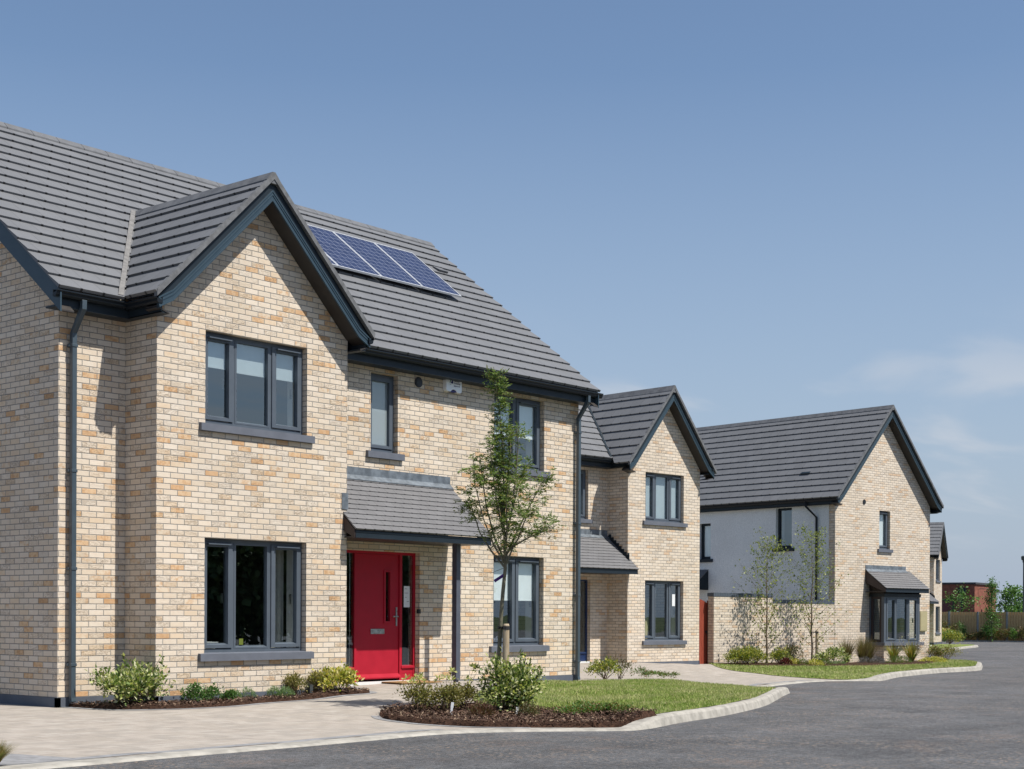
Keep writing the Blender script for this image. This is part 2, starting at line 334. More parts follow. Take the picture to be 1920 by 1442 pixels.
def lawn_mat():
    t = NT('lawn_turf'); p = t.pos()
    n1 = t.noise(p, 0.9, 4, 0.6); n2 = t.noise(p, 45, 4, 0.7)
    b = t.mix(t.ss(n1.outputs[0], 0.38, 0.62), (0.135, 0.185, 0.042), (0.22, 0.24, 0.085))
    b = t.n('ShaderNodeVectorMath', {0: b, 'Scale': t.ss(n2.outputs[0], 0.3, 0.7, 0.6, 1.3)}, operation='SCALE').outputs[0]
    return t.P(base=b, rough=0.95, spec=0.1, normal=t.bump(n2.outputs[0], 1.0, 0.02))
M['lawn'] = lawn_mat()
def blade_mat():
    t = NT('grass_blades'); p = t.pos(); g = t.n('ShaderNodeNewGeometry')
    n1 = t.noise(t.n('ShaderNodeMapping', {0: p, 'Rotation': (0, 0, 0.35), 'Scale': (0.5, 1.6, 1)}).outputs[0], 0.9, 4, 0.6)
    a = t.ramp(g.outputs['Random Per Island'], [(0, (0.17, 0.26, 0.045)), (0.35, (0.235, 0.32, 0.07)), (0.65, (0.31, 0.35, 0.105)), (0.85, (0.43, 0.41, 0.18))], True)
    c = t.ramp(g.outputs['Random Per Island'], [(0, (0.33, 0.36, 0.13)), (0.35, (0.28, 0.34, 0.10)), (0.65, (0.44, 0.43, 0.20)), (0.85, (0.53, 0.48, 0.28))], True)
    b = t.mix(t.ss(n1.outputs[0], 0.40, 0.62), a, c)
    t.P(base=b, rough=0.6, spec=0.2)
    tr = t.n('ShaderNodeBsdfTranslucent', {0: b})
    t.t.links.new(t.n('ShaderNodeMixShader', {0: 0.3, 1: t.b.outputs[0], 2: tr.outputs[0]}).outputs[0], t.out.inputs[0])
    return t.m
M['blade'] = blade_mat()
M['dry_blade'] = leaf_mat('dry_grass_blades', [(0.26, 0.20, 0.07), (0.18, 0.20, 0.05), (0.34, 0.27, 0.12)])
M['mulch'] = paint('bark_mulch_bed', (0.055, 0.030, 0.020), 0.95, 0.5, 0.1, 40, 0, 1.0)
M['chip'] = leaf_mat('bark_chips', [(0.050, 0.026, 0.017), (0.085, 0.043, 0.028), (0.12, 0.065, 0.042), (0.035, 0.02, 0.014), (0.17, 0.105, 0.07), (0.07, 0.037, 0.024), (0.06, 0.033, 0.022), (0.30, 0.21, 0.14)], 0.0, 0.85)

def solar_mat():
    t = NT('solar_cells'); uv = t.uv(); sx = t.n('ShaderNodeSeparateXYZ', {0: uv}); u, v = sx.outputs[0], sx.outputs[1]
    def line(x, step, w):
        f = t.math('FRACT', t.math('DIVIDE', x, step)); d = t.math('MULTIPLY', t.math('MINIMUM', f, t.math('SUBTRACT', 1.0, f)), step)
        return t.ss(d, w*0.6, w, 1.0, 0.0)
    g = t.math('MAXIMUM', line(u, 0.156, 0.006), line(v, 0.156, 0.006))
    bus = t.math('MULTIPLY', line(u, 0.052, 0.003), 0.35)
    cell = t.n('ShaderNodeTexWhiteNoise', {'Vector': t.n('ShaderNodeCombineXYZ', {0: t.math('FLOOR', t.math('DIVIDE', u, 0.156)), 1: t.math('FLOOR', t.math('DIVIDE', v, 0.156))}).outputs[0]}, noise_dimensions='2D')
    vor = t.n('ShaderNodeTexVoronoi', {'Vector': uv, 'Scale': 60.0})
    b = t.mix(cell.outputs[0], (0.010, 0.014, 0.045), (0.018, 0.024, 0.065))
    b = t.mix(t.math('MULTIPLY', vor.outputs[0], 0.3), b, (0.024, 0.030, 0.08))
    b = t.mix(t.math('MAXIMUM', g, bus), b, (0.22, 0.24, 0.30))
    return t.P(base=b, rough=0.18, spec=0.5)
M['solar'] = solar_mat()
M['alu'] = paint('aluminium_frame', (0.72, 0.74, 0.76), 0.35, 0.04, 0.5, 8, 0.3)

# leaves
M['l_varieg'] = leaf_mat('variegated_leaves', [(0.07, 0.12, 0.03), (0.10, 0.16, 0.04), (0.176, 0.257, 0.061), (0.405, 0.446, 0.189), (0.621, 0.634, 0.365), (0.270, 0.351, 0.081), (0.108, 0.176, 0.047), (0.486, 0.513, 0.176), (0.743, 0.729, 0.486)])
M['l_green'] = leaf_mat('box_leaves', [(0.061, 0.149, 0.034), (0.101, 0.209, 0.054), (0.135, 0.257, 0.068), (0.068, 0.121, 0.034)])
M['l_hebe'] = leaf_mat('hebe_leaves', [(0.152, 0.261, 0.109), (0.217, 0.334, 0.145), (0.275, 0.392, 0.174), (0.102, 0.189, 0.072)])
M['l_bronze'] = leaf_mat('bronze_leaves', [(0.192, 0.184, 0.056), (0.272, 0.240, 0.088), (0.144, 0.136, 0.048), (0.352, 0.296, 0.120), (0.208, 0.224, 0.064)])
M['l_yellow'] = leaf_mat('golden_leaves', [(0.575, 0.525, 0.081), (0.675, 0.587, 0.163), (0.375, 0.413, 0.062), (0.725, 0.650, 0.312), (0.200, 0.250, 0.044)])
M['l_pale'] = leaf_mat('pale_flower_heads', [(0.55, 0.56, 0.22), (0.62, 0.62, 0.33), (0.42, 0.45, 0.12)])
M['l_brown'] = leaf_mat('dead_heather', [(0.12, 0.05, 0.03), (0.17, 0.08, 0.05), (0.08, 0.045, 0.025), (0.10, 0.09, 0.03)])
M['l_dark'] = leaf_mat('dark_sparse_leaves', [(0.090, 0.120, 0.045), (0.150, 0.135, 0.053), (0.075, 0.075, 0.030), (0.195, 0.120, 0.060)])
M['l_creep'] = leaf_mat('creeping_leaves', [(0.084, 0.196, 0.042), (0.119, 0.238, 0.056), (0.154, 0.196, 0.049), (0.224, 0.140, 0.056)])
M['l_rowan'] = leaf_mat('rowan_leaves', [(0.109, 0.181, 0.043), (0.152, 0.239, 0.061), (0.203, 0.290, 0.080), (0.087, 0.138, 0.036), (0.275, 0.290, 0.087)], 0.3)
M['l_flower'] = leaf_mat('rowan_flower_clusters', [(0.42, 0.35, 0.20), (0.34, 0.27, 0.14), (0.48, 0.42, 0.27)])
M['l_birch'] = leaf_mat('birch_leaves', [(0.186, 0.240, 0.054), (0.264, 0.310, 0.085), (0.341, 0.372, 0.124), (0.139, 0.186, 0.046)], 0.35)
M['l_plum'] = leaf_mat('plum_leaves', [(0.117, 0.029, 0.036), (0.169, 0.046, 0.052), (0.078, 0.026, 0.026)])
M['l_phorm'] = leaf_mat('strap_leaves', [(0.180, 0.240, 0.045), (0.285, 0.300, 0.068), (0.390, 0.345, 0.090), (0.135, 0.165, 0.045), (0.300, 0.165, 0.060)])
M['l_wood'] = leaf_mat('hedge_leaves', [(0.075, 0.173, 0.033), (0.112, 0.240, 0.053), (0.165, 0.300, 0.075), (0.060, 0.120, 0.030)], 0.3)
M['l_white'] = leaf_mat('white_petals', [(0.75, 0.74, 0.72), (0.66, 0.62, 0.62)])
M['l_lav'] = leaf_mat('lavender_leaves', [(0.140, 0.140, 0.168), (0.196, 0.182, 0.224), (0.112, 0.105, 0.098)])
M['l_hedge'] = leaf_mat('yellow_green_leaves', [(0.240, 0.285, 0.045), (0.360, 0.360, 0.060), (0.150, 0.210, 0.045), (0.450, 0.420, 0.090), (0.105, 0.150, 0.045)])
M['l_far'] = leaf_mat('dark_tree_leaves', [(0.10, 0.15, 0.05), (0.14, 0.20, 0.06), (0.07, 0.11, 0.035)], 0.1)
M['l_feather'] = leaf_mat('feathery_grass_blades', [(0.20, 0.15, 0.08), (0.14, 0.14, 0.05), (0.26, 0.19, 0.11), (0.12, 0.09, 0.05), (0.17, 0.17, 0.06)])
M['l_rust'] = leaf_mat('rusty_hedge_leaves', [(0.165, 0.112, 0.045), (0.120, 0.135, 0.045), (0.225, 0.128, 0.060), (0.090, 0.112, 0.038), (0.135, 0.180, 0.045)])
# ------------------------------------------------------------------ geometry helpers
def tag(o, label=None, cat=None, group=None, kind=None):
    if label: o['label'] = label
    if cat: o['category'] = cat
    if group: o['group'] = group
    if kind: o['kind'] = kind
    return o
def empty(name, loc=(0, 0, 0), rz=0.0):
    o = bpy.data.objects.new(name, None); col.objects.link(o); o.location = loc; o.rotation_euler = (0, 0, rz)
    o.empty_display_size = 0.2
    return o
def thing(name, label, cat, loc=(0, 0, 0), rz=0.0, group=None): return tag(empty(name, loc, rz), label, cat, group)
def link_mesh(name, me, mats, parent=None):
    o = bpy.data.objects.new(name, me); col.objects.link(o)
    for m in (mats if isinstance(mats, (list, tuple)) else [mats]): me.materials.append(m)
    if parent is not None: o.parent = parent
    return o
V = Vector
SPLIT = {'fascia', 'gutter', 'side_light', 'glazing_spacer', 'pipe_bracket', 'end_board', 'window_handle', 'trickle_vent', 'blind', 'lead_flashing', 'corner_post', 'valley', 'soffit', 'bargeboard', 'verge', 'door_frame', 'dark_gap_backing', 'plinth', 'head_board', 'cheek_boards', 'notice_text'}
class MB:
    def __init__(s): s.bm = bmesh.new(); s.uv = s.bm.loops.layers.uv.new('UV')
    def face(s, pts, uvs=None, mi=0):
        vs_ = [s.bm.verts.new(V(p)) for p in pts]
        try: f = s.bm.faces.new(vs_)
        except ValueError: return None
        f.material_index = mi
        if uvs:
            for l, q in zip(f.loops, uvs): l[s.uv].uv = q
        return f
    def hexa(s, c, mi=0):   # c: 8 corners, bottom ring 0-3 then top ring 4-7
        for q in ((3, 2, 1, 0), (4, 5, 6, 7), (0, 1, 5, 4), (1, 2, 6, 5), (2, 3, 7, 6), (3, 0, 4, 7)):
            P = [V(c[i]) for i in q]; w = (P[1]-P[0]).length; h = (P[2]-P[1]).length
            s.face(P, ((0, 0), (w, 0), (w, h), (0, h)), mi)
    def box(s, lo, hi, mi=0):
        x0, y0, z0 = lo; x1, y1, z1 = hi
        s.hexa([(x0, y0, z0), (x1, y0, z0), (x1, y1, z0), (x0, y1, z0), (x0, y0, z1), (x1, y0, z1), (x1, y1, z1), (x0, y1, z1)], mi)
    def wbox(s, W, u0, u1, z0, z1, d0, d1, mi=0):   # box in a wall frame W(u,z,d)
        s.hexa([W(u0, z0, d1), W(u1, z0, d1), W(u1, z0, d0), W(u0, z0, d0), W(u0, z1, d1), W(u1, z1, d1), W(u1, z1, d0), W(u0, z1, d0)], mi)
    def extrude(s, poly, vec, mi=0, caps=True):
        vec = V(vec); P = [V(p) for p in poly]; Q = [p+vec for p in P]; n = len(P)
        for i in range(n): s.face([P[i], P[(i+1) % n], Q[(i+1) % n], Q[i]], None, mi)
        if caps: s.face(P[::-1], None, mi); s.face(Q, None, mi)
    def tube(s, path, r, n=8, mi=0, caps=True):
        path = [V(p) for p in path]; rs = r if isinstance(r, (list, tuple)) else [r]*len(path); rings = []
        ref = V((0.31, 0.17, 0.93)).normalized()
        for i, p in enumerate(path):
            d = (path[min(i+1, len(path)-1)]-path[max(i-1, 0)]).normalized()
            a = d.cross(ref)
            if a.length < 1e-3: a = d.cross(V((1, 0, 0)))
            a.normalize(); b = d.cross(a)
            rings.append([s.bm.verts.new(p+(a*math.cos(2*math.pi*k/n)+b*math.sin(2*math.pi*k/n))*rs[i]) for k in range(n)])
        for A, B in zip(rings, rings[1:]):
            for k in range(n): s.bm.faces.new((A[k], A[(k+1) % n], B[(k+1) % n], B[k])).material_index = mi
        if caps:
            s.bm.faces.new(rings[0][::-1]); s.bm.faces.new(rings[-1])
    def sqpipe(s, path, w, up=(0, 1, 0), mi=0):   # square section along a path, w half width
        path = [V(p) for p in path]; rings = []
        for i, p in enumerate(path):
            d = (path[min(i+1, len(path)-1)]-path[max(i-1, 0)]).normalized()
            a = d.cross(V(up))
            if a.length < 1e-3: a = d.cross(V((1, 0, 0)))
            a.normalize(); b = a.cross(d).normalized()
            rings.append([s.bm.verts.new(p+a*x*w+b*y*w) for x, y in ((-1, -1), (1, -1), (1, 1), (-1, 1))])
        for A, B in zip(rings, rings[1:]):
            for k in range(4): s.bm.faces.new((A[k], A[(k+1) % 4], B[(k+1) % 4], B[k])).material_index = mi
        s.bm.faces.new(rings[0][::-1]); s.bm.faces.new(rings[-1])
    def ico(s, c, r, sub=1, sc=(1, 1, 1)):
        g = bmesh.ops.create_icosphere(s.bm, subdivisions=sub, radius=r)
        for v in g['verts']: v.co = V((v.co.x*sc[0], v.co.y*sc[1], v.co.z*sc[2]))+V(c)
    def clip(s, co, no):   # throw away what lies on the side the normal points to
        bmesh.ops.bisect_plane(s.bm, geom=s.bm.verts[:]+s.bm.edges[:]+s.bm.faces[:], dist=1e-5, plane_co=V(co), plane_no=V(no), clear_outer=True)
    def merge(s, o):
        me = bpy.data.meshes.new('tmp'); o.bm.to_mesh(me); o.bm.free(); s.bm.from_mesh(me); bpy.data.meshes.remove(me)
        s.uv = s.bm.loops.layers.uv.active
    def groups(s, tol=0.006):
        """faces grouped into separate pieces; shells that touch or overlap count as one piece"""
        s.bm.faces.ensure_lookup_table(); seen = set(); isl = []
        for f in s.bm.faces:
            if f.index in seen: continue
            st = [f]; seen.add(f.index); cur = []
            while st:
                g = st.pop(); cur.append(g)
                for v in g.verts:
                    for h in v.link_faces:
                        if h.index not in seen: seen.add(h.index); st.append(h)
            isl.append(cur)
        bb = []
        for c in isl:
            co = [v.co for f in c for v in f.verts]; bb.append(([min(p[i] for p in co)-tol/2 for i in range(3)], [max(p[i] for p in co)+tol/2 for i in range(3)]))
        par = list(range(len(isl)))
        def find(i):
            while par[i] != i: par[i] = par[par[i]]; i = par[i]
            return i
        for i in range(len(isl)):
            for j in range(i+1, len(isl)):
                if all(bb[i][0][k] <= bb[j][1][k] and bb[j][0][k] <= bb[i][1][k] for k in range(3)): par[find(i)] = find(j)
        out = {}
        for i, c in enumerate(isl): out.setdefault(find(i), []).extend(c)
        return list(out.values())
    def build(s, name, mats, parent=None, smooth=False, bevel=0.0):
        if name in SPLIT:
            bmesh.ops.remove_doubles(s.bm, verts=s.bm.verts[:], dist=1e-5)
            gs = s.groups()
            if len(gs) > 1:
                first = None
                for g in gs:
                    ix = {f.index for f in g}; b2 = s.bm.copy(); b2.faces.ensure_lookup_table()
                    bmesh.ops.delete(b2, geom=[f for f in b2.faces if f.index not in ix], context='FACES')
                    m2 = MB(); m2.bm.free(); m2.bm = b2; o = m2.emit(name, mats, parent, smooth, bevel); first = first or o
                s.bm.free(); return first
        return s.emit(name, mats, parent, smooth, bevel)
    def emit(s, name, mats, parent=None, smooth=False, bevel=0.0):
        me = bpy.data.meshes.new(name); s.bm.to_mesh(me); s.bm.free()
        if smooth:
            for p in me.polygons: p.use_smooth = True
        o = link_mesh(name, me, mats, parent)
        if bevel:
            md = o.modifiers.new('edge', 'BEVEL'); md.width = bevel; md.segments = 2; md.limit_method = 'ANGLE'; md.angle_limit = R(50)
        return o

def frame(P0, ud, n):
    P0, ud, n = V(P0), V(ud).normalized(), V(n).normalized()
    return lambda u, z, d=0.0: P0+ud*u+V((0, 0, z))+n*d
def wall(mb, W, u0, u1, z0, z1, ops=(), rev=0.10, uo=0.0, mi=0):
    us = sorted({u0, u1, *[v for o in ops for v in o[:2]]}); zs = sorted({z0, z1, *[v for o in ops for v in o[2:4]]})
    for a, b in zip(us, us[1:]):
        for c, d in zip(zs, zs[1:]):
            if any(o[0] <= a and b <= o[1] and o[2] <= c and d <= o[3] for o in ops): continue
            mb.face([W(a, c), W(b, c), W(b, d), W(a, d)], [(a+uo, c), (b+uo, c), (b+uo, d), (a+uo, d)], mi)
    for o in ops:
        a, b, c, d = o[:4]
        mb.face([W(a, c), W(a, d), W(a, d, -rev), W(a, c, -rev)], [(a+uo, c), (a+uo, d), (a+uo+rev, d), (a+uo+rev, c)], mi)
        mb.face([W(b, c, -rev), W(b, d, -rev), W(b, d), W(b, c)], [(b+uo-rev, c), (b+uo-rev, d), (b+uo, d), (b+uo, c)], mi)
        mb.face([W(a, d), W(b, d), W(b, d, -rev), W(a, d, -rev)], [(a+uo, d), (b+uo, d), (b+uo, d+rev), (a+uo, d+rev)], mi)
        mb.face([W(a, c, -rev), W(b, c, -rev), W(b, c), W(a, c)], [(a+uo, c-rev), (b+uo, c-rev), (b+uo, c), (a+uo, c)], mi)

def slope(mb, A, B, up, length, gauge=0.30, t=0.034, s_first=0.0):
    A, B, up = V(A), V(B), V(up).normalized(); ud = (B-A).normalized(); L = (B-A).length; n = ud.cross(up).normalized()
    if n.z < 0: n = -n
    k = 0; s0 = 0.0
    while s0 < length-1e-4:
        s1 = min(s0+gauge, length)
        def pt(u, s_, h): return A+ud*u+up*s_+n*h
        h0, h1 = t, 0.15*t
        v0, v1 = s0+s_first+1e-3, s1+s_first-1e-3
        mb.face([pt(0, s0, h0), pt(L, s0, h0), pt(L, s1, h1), pt(0, s1, h1)], [(0, v0), (L, v0), (L, v1), (0, v1)])
        mb.face([pt(0, s0, -0.01), pt(L, s0, -0.01), pt(L, s0, h0), pt(0, s0, h0)], [(0, v0), (L, v0), (L, v0+.004), (0, v0+.004)])
        for u in (0, L):
            mb.face([pt(u, s0, -0.01), pt(u, s0, h0), pt(u, s1, h1), pt(u, s1, -0.01)], [(0.1, v0+.1), (0.12, v0+.1), (0.12, v1), (0.1, v1)])
        s0 = s1; k += 1

def ridge_caps(mb, A, B, m1, w=0.13, seg=0.45, h=0.03):
    """angled ridge tiles from A to B; m1 slope (rise/run) of the two roof sides"""
    A, B = V(A), V(B); ud = (B-A).normalized(); L = (B-A).length; sd = V((-ud.y, ud.x, 0)).normalized()
    n = max(1, round(L/seg)); st = L/n
    for i in range(n):
        a = A+ud*(i*st+0.004); b = A+ud*((i+1)*st-0.004)
        prof = [sd*(-w)+V((0, 0, -w*m1+h*1.2)), sd*(-0.025)+V((0, 0, h)), sd*0.025+V((0, 0, h)), sd*w+V((0, 0, -w*m1+h*1.2)), sd*w+V((0, 0, -w*m1)), sd*(-w)+V((0, 0, -w*m1))]
        P = [a+p for p in prof]
        mb.extrude(P, b-a)

# ------------------------------------------------------------------ windows
def window(parent, W, u0, u1, z0, z1, lights, rec=0.10, sill=True, vents=True, blind=None, glass='glass', e=0.104, lining=True, frame_m='frame', sill_m='sill', curtain=None, name='window', blind_m='blind'):
    """lights: list of (u_from, u_to, 'c'|'f').  W is the wall frame; the opening bottom z0 is the top of the sill"""
    fm = MB(); f = 0.045; D0, D1 = -rec-0.07, -rec
    fm.wbox(W, u0, u0+f, z0, z1, D0, D1); fm.wbox(W, u1-f, u1, z0, z1, D0, D1)
    fm.wbox(W, u0+f, u1-f, z1-f, z1, D0, D1); fm.wbox(W, u0+f, u1-f, z0, z0+f+0.01, D0, D1)
    for a, b in zip(lights, lights[1:]): fm.wbox(W, a[1]-0.025, a[1]+0.025, z0+f+0.01, z1-f, D0, D1-0.002)
    zb, zt = z0+f+0.01, z1-f
    panes = MB(); ven = MB(); hd = MB()
    for i, (a, b, k) in enumerate(lights):
        a2 = a+(f if i == 0 else 0.025); b2 = b-(f if i == len(lights)-1 else 0.025)
        if k == 'c':
            g = 0.004; s_ = 0.062; P0, P1 = D0+0.01, D1+0.016
            zb2 = zb+0.012; zt2 = zt-0.004
            fm.wbox(W, a2-0.012, a2+s_, zb2, zt2, P0, P1); fm.wbox(W, b2-s_, b2+0.012, zb2, zt2, P0, P1)
            fm.wbox(W, a2+s_, b2-s_, zt2-s_, zt2, P0, P1); 
            # lower rail with a sloped glazing bead
            fm.hexa([W(a2+s_, zb2, P1), W(b2-s_, zb2, P1), W(b2-s_, zb2, P0), W(a2+s_, zb2, P0),
                     W(a2+s_, zb2+s_-0.018, P1), W(b2-s_, zb2+s_-0.018, P1), W(b2-s_, zb2+s_+0.006, P0), W(a2+s_, zb2+s_+0.006, P0)])
            pa, pb, pz0, pz1 = a2+s_, b2-s_, zb2+s_, zt2-s_
            if vents: ven.wbox(W, a2+0.05, b2-0.05, zt-0.040, zt-0.026, P1, P1+0.052)
            hd.wbox(W, b2-s_-0.03, b2-s_-0.012, (z0+z1)/2-0.10, (z0+z1)/2+0.04, D0-0.05, D0-0.015)
        else:
            s_ = 0.03
            fm.wbox(W, a2, a2+s_, zb, zt, D0+0.01, D1+0.003); fm.wbox(W, b2-s_, b2, zb, zt, D0+0.01, D1+0.003)
            fm.wbox(W, a2+s_, b2-s_, zt-s_, zt, D0+0.01, D1+0.003)
            fm.hexa([W(a2+s_, zb, D1+.003), W(b2-s_, zb, D1+.003), W(b2-s_, zb, D0+.01), W(a2+s_, zb, D0+.01),
                     W(a2+s_, zb+0.02, D1+.003), W(b2-s_, zb+0.02, D1+.003), W(b2-s_, zb+0.045, D0+.01), W(a2+s_, zb+0.045, D0+.01)])
            pa, pb, pz0, pz1 = a2+s_, b2-s_, zb+0.035, zt-s_
        d = D0+0.035
        panes.face([W(pa, pz0, d), W(pb, pz0, d), W(pb, pz1, d), W(pa, pz1, d)])
    w = fm.build(name, M[frame_m], parent)
    panes.build('pane', M[glass], w)
    if vents and any(l[2] == 'c' for l in lights): ven.build('trickle_vent', M['frame'], w)
    else: ven.bm.free()
    if any(l[2] == 'c' for l in lights): hd.build('window_handle', M['steel'], w)
    else: hd.bm.free()
    if sill:
        sm = MB()
        sm.hexa([W(u0-e, z0-0.105, 0.058), W(u1+e, z0-0.105, 0.058), W(u1+e, z0-0.105, -0.03), W(u0-e, z0-0.105, -0.03),
                 W(u0-e, z0-0.006, 0.058), W(u1+e, z0-0.006, 0.058), W(u1+e, z0+0.004, -0.03), W(u0-e, z0+0.004, -0.03)])
        sm.hexa([W(u0+.001, z0-0.05, -0.03), W(u1-.001, z0-0.05, -0.03), W(u1-.001, z0-0.05, D0), W(u0+.001, z0-0.05, D0),
                 W(u0+.001, z0+0.004, -0.03), W(u1-.001, z0+0.004, -0.03), W(u1-.001, z0+0.012, D0), W(u0+.001, z0+0.012, D0)])
        sm.build('sill', M[sill_m], w, bevel=0.006)
    if lining:
        lm = MB(); q0, q1 = D0-0.24, D0
        for a, b, c, d in ((u0-.01, u0+.012, z0, z1), (u1-.012, u1+.01, z0, z1), (u0+.012, u1-.012, z1-.012, z1+.01), (u0+.012, u1-.012, z0-.01, z0+.014)):
            lm.wbox(W, a, b, c, d, q0, q1)
        lm.build('reveal_lining', M['white'], w)
    if blind:
        bm_ = MB()
        for a, b, zl in blind: bm_.wbox(W, a, b, zl, z1-0.03, D0-0.012, D0-0.006); bm_.wbox(W, a, b, zl-0.025, zl, D0-0.018, D0-0.002)
        bm_.build('blind', M[blind_m], w)
    if curtain:
        cm = MB()
        for a, b in curtain:
            n = max(8, int((b-a)/0.02)); pts = [(a+(b-a)*i/n, 0.03*math.sin(i*1.9)+0.012*math.sin(i*0.7)) for i in range(n+1)]
            for p, q in zip(pts, pts[1:]):
                cm.face([W(p[0], z0-.3, D0-0.30+p[1]), W(q[0], z0-.3, D0-0.30+q[1]), W(q[0], z1, D0-0.30+q[1]), W(p[0], z1, D0-0.30+p[1])])
        cm.build('curtain', M['curtain'], w, smooth=True)
    return w

def gutter_run(mb, A, B, out, w=0.105, h=0.085):
    """ogee style gutter; A,B top back edge; out = outward direction"""
    A, B, o = V(A), V(B), V(out).normalized(); z = V((0, 0, 1))
    prof = [(0, 0), (0, -h), (w*0.62, -h), (w*0.78, -h*0.72), (w*0.86, -h*0.35), (w, -h*0.22), (w, 0), (w-0.012, 0), (w-0.012, -h*0.15), (w*0.8, -h*0.3), (0.01, -h*0.5), (0.01, 0)]
    mb.extrude([A+o*x+z*y for x, y in prof], B-A)

def downpipe(parent, path, brackets=(), w=0.034, shoe=None):
    m = MB(); m.sqpipe(path, w); p = m.build('downpipe', M['pipe'], parent, bevel=0.006)
    if brackets:
        b = MB()
        for x, y, z in brackets: b.box((x-w-0.008, y-w-0.008, z-0.02), (x+w+0.008, y+w+0.06, z+0.02)); b.box((x-w-0.022, y+0.02, z-0.014), (x+w+0.022, y+w+0.03, z+0.014))
        b.build('pipe_bracket', M['pipe'], p, bevel=0.004)
    return p

def gable_roof(parent, xc, half, zr, m, yf, yb, kick=0.28, clips=(), wallhalf=None, ywall=0.0, tile='tile', gauge=0.30, lift=0.10):
    """roof whose ridge runs along local y.  zr = ridge height of the tile plane, half = run to the eaves"""
    rb = MB(); ze = zr-m*half; L = math.hypot(half, m*half)
    for sgn in (-1, 1):
        sl = MB()
        a, b = ((xc+sgn*half, yb, ze), (xc+sgn*half, yf, ze)) if sgn < 0 else ((xc+sgn*half, yf, ze), (xc+sgn*half, yb, ze))
        slope(sl, a, b, (-sgn*half, 0, m*half), L, gauge)
        sl.face([(xc+sgn*half, yf, ze-.03), (xc+sgn*half, yb, ze-.03), (xc, yb, zr-.03), (xc, yf, zr-.03)], None)
        for co, no in clips: sl.clip(co, no)
        rb.merge(sl)
    roof = rb.build('roof', M[tile], parent)
    rc = MB(); ridge_caps(rc, (xc, yf-0.005, zr+0.012), (xc, yb, zr+0.012), m)
    for co, no in clips: rc.clip(co, no)
    rc.build('ridge_cap', M['ridge'], roof)
    vm = MB(); bm_ = MB(); sm = MB(); um = MB(); y = yf
    for sgn in (-1, 1):
        apex, foot = (xc, zr), (xc+sgn*half, ze); brk = (xc+sgn*(half-kick), ze+m*kick)
        vm.hexa([(apex[0], y-.012, zr-.055), (foot[0], y-.012, ze-.055), (foot[0], y+.055, ze-.055), (apex[0], y+.055, zr-.055), (apex[0], y-.012, zr+.036), (foot[0], y-.012, ze+.036), (foot[0], y+.055, ze+.036), (apex[0], y+.055, zr+.036)])
        y0, y1 = y+.03, y+.052
        um.hexa([(apex[0], y1-.01, zr-.34), (foot[0]-sgn*.05, y1-.01, ze-.20), (foot[0]-sgn*.05, y1+.02, ze-.20), (apex[0], y1+.02, zr-.34), (apex[0], y1-.01, zr-.05), (foot[0]-sgn*.05, y1-.01, ze-.05), (foot[0]-sgn*.05, y1+.02, ze-.05), (apex[0], y1+.02, zr-.05)])  # dark backing strip: shade of the gap under the verge, put into colour
        low = [(apex[0], zr-.345), (brk[0], brk[1]-.345), (foot[0]-sgn*.06, ze-.345+lift+.06*m)]
        top = [(apex[0], zr-.20), (brk[0], brk[1]-.20), (foot[0]-sgn*.045, ze-.20+lift+.045*m)]
        for (r_, s_), (p, q) in zip(zip(low, low[1:]), zip(top, top[1:])):
            bm_.hexa([(r_[0], y0, r_[1]), (s_[0], y0, s_[1]), (s_[0], y1, s_[1]), (r_[0], y1, r_[1]), (p[0], y0, p[1]), (q[0], y0, q[1]), (q[0], y1, q[1]), (p[0], y1, p[1])])
            for f0, f1 in ((0.0, 0.16), (0.52, 0.64), (0.84, 1.0)):
                l = lambda P, Q, f: (P[0]+(Q[0]-P[0])*f, P[1]+(Q[1]-P[1])*f)
                a0, a1, b0, b1 = l(r_, p, f0), l(r_, p, f1), l(s_, q, f0), l(s_, q, f1)
                bm_.hexa([(a0[0], y0-.008, a0[1]), (b0[0], y0-.008, b0[1]), (b0[0], y0, b0[1]), (a0[0], y0, a0[1]), (a1[0], y0-.008, a1[1]), (b1[0], y0-.008, b1[1]), (b1[0], y0, b1[1]), (a1[0], y0, a1[1])])
            for k in range(1):
                sm.hexa([(r_[0], y1, r_[1]+.012), (s_[0], y1, s_[1]+.012), (s_[0], ywall, s_[1]+.012), (r_[0], ywall, r_[1]+.012), (r_[0], y1, r_[1]+.03), (s_[0], y1, s_[1]+.03), (s_[0], ywall, s_[1]+.03), (r_[0], ywall, r_[1]+.03)])
        fx, fz = low[-1]; wx = xc+sgn*(wallhalf if wallhalf else half-0.3)
        # boards closing the foot of the overhang
        n = 5
        for i in range(n):
            xa = fx+(wx-fx)*i/n; xb = fx+(wx-fx)*(i+.94)/n; za = fz-.06*i/n; zb_ = fz-.06*(i+.94)/n
            sm.hexa([(xa, y1, za), (xb, y1, zb_), (xb, ywall, zb_), (xa, ywall, za), (xa, y1, za+.02), (xb, y1, zb_+.02), (xb, ywall, zb_+.02), (xa, ywall, za+.02)])
    vm.build('verge', M['verge'], roof)
    um.build('dark_gap_backing', M['fascia'], roof)
    bm_.build('bargeboard', M['barge'], parent)
    sm.build('soffit', M['soffit'], parent)
    return roof, ze

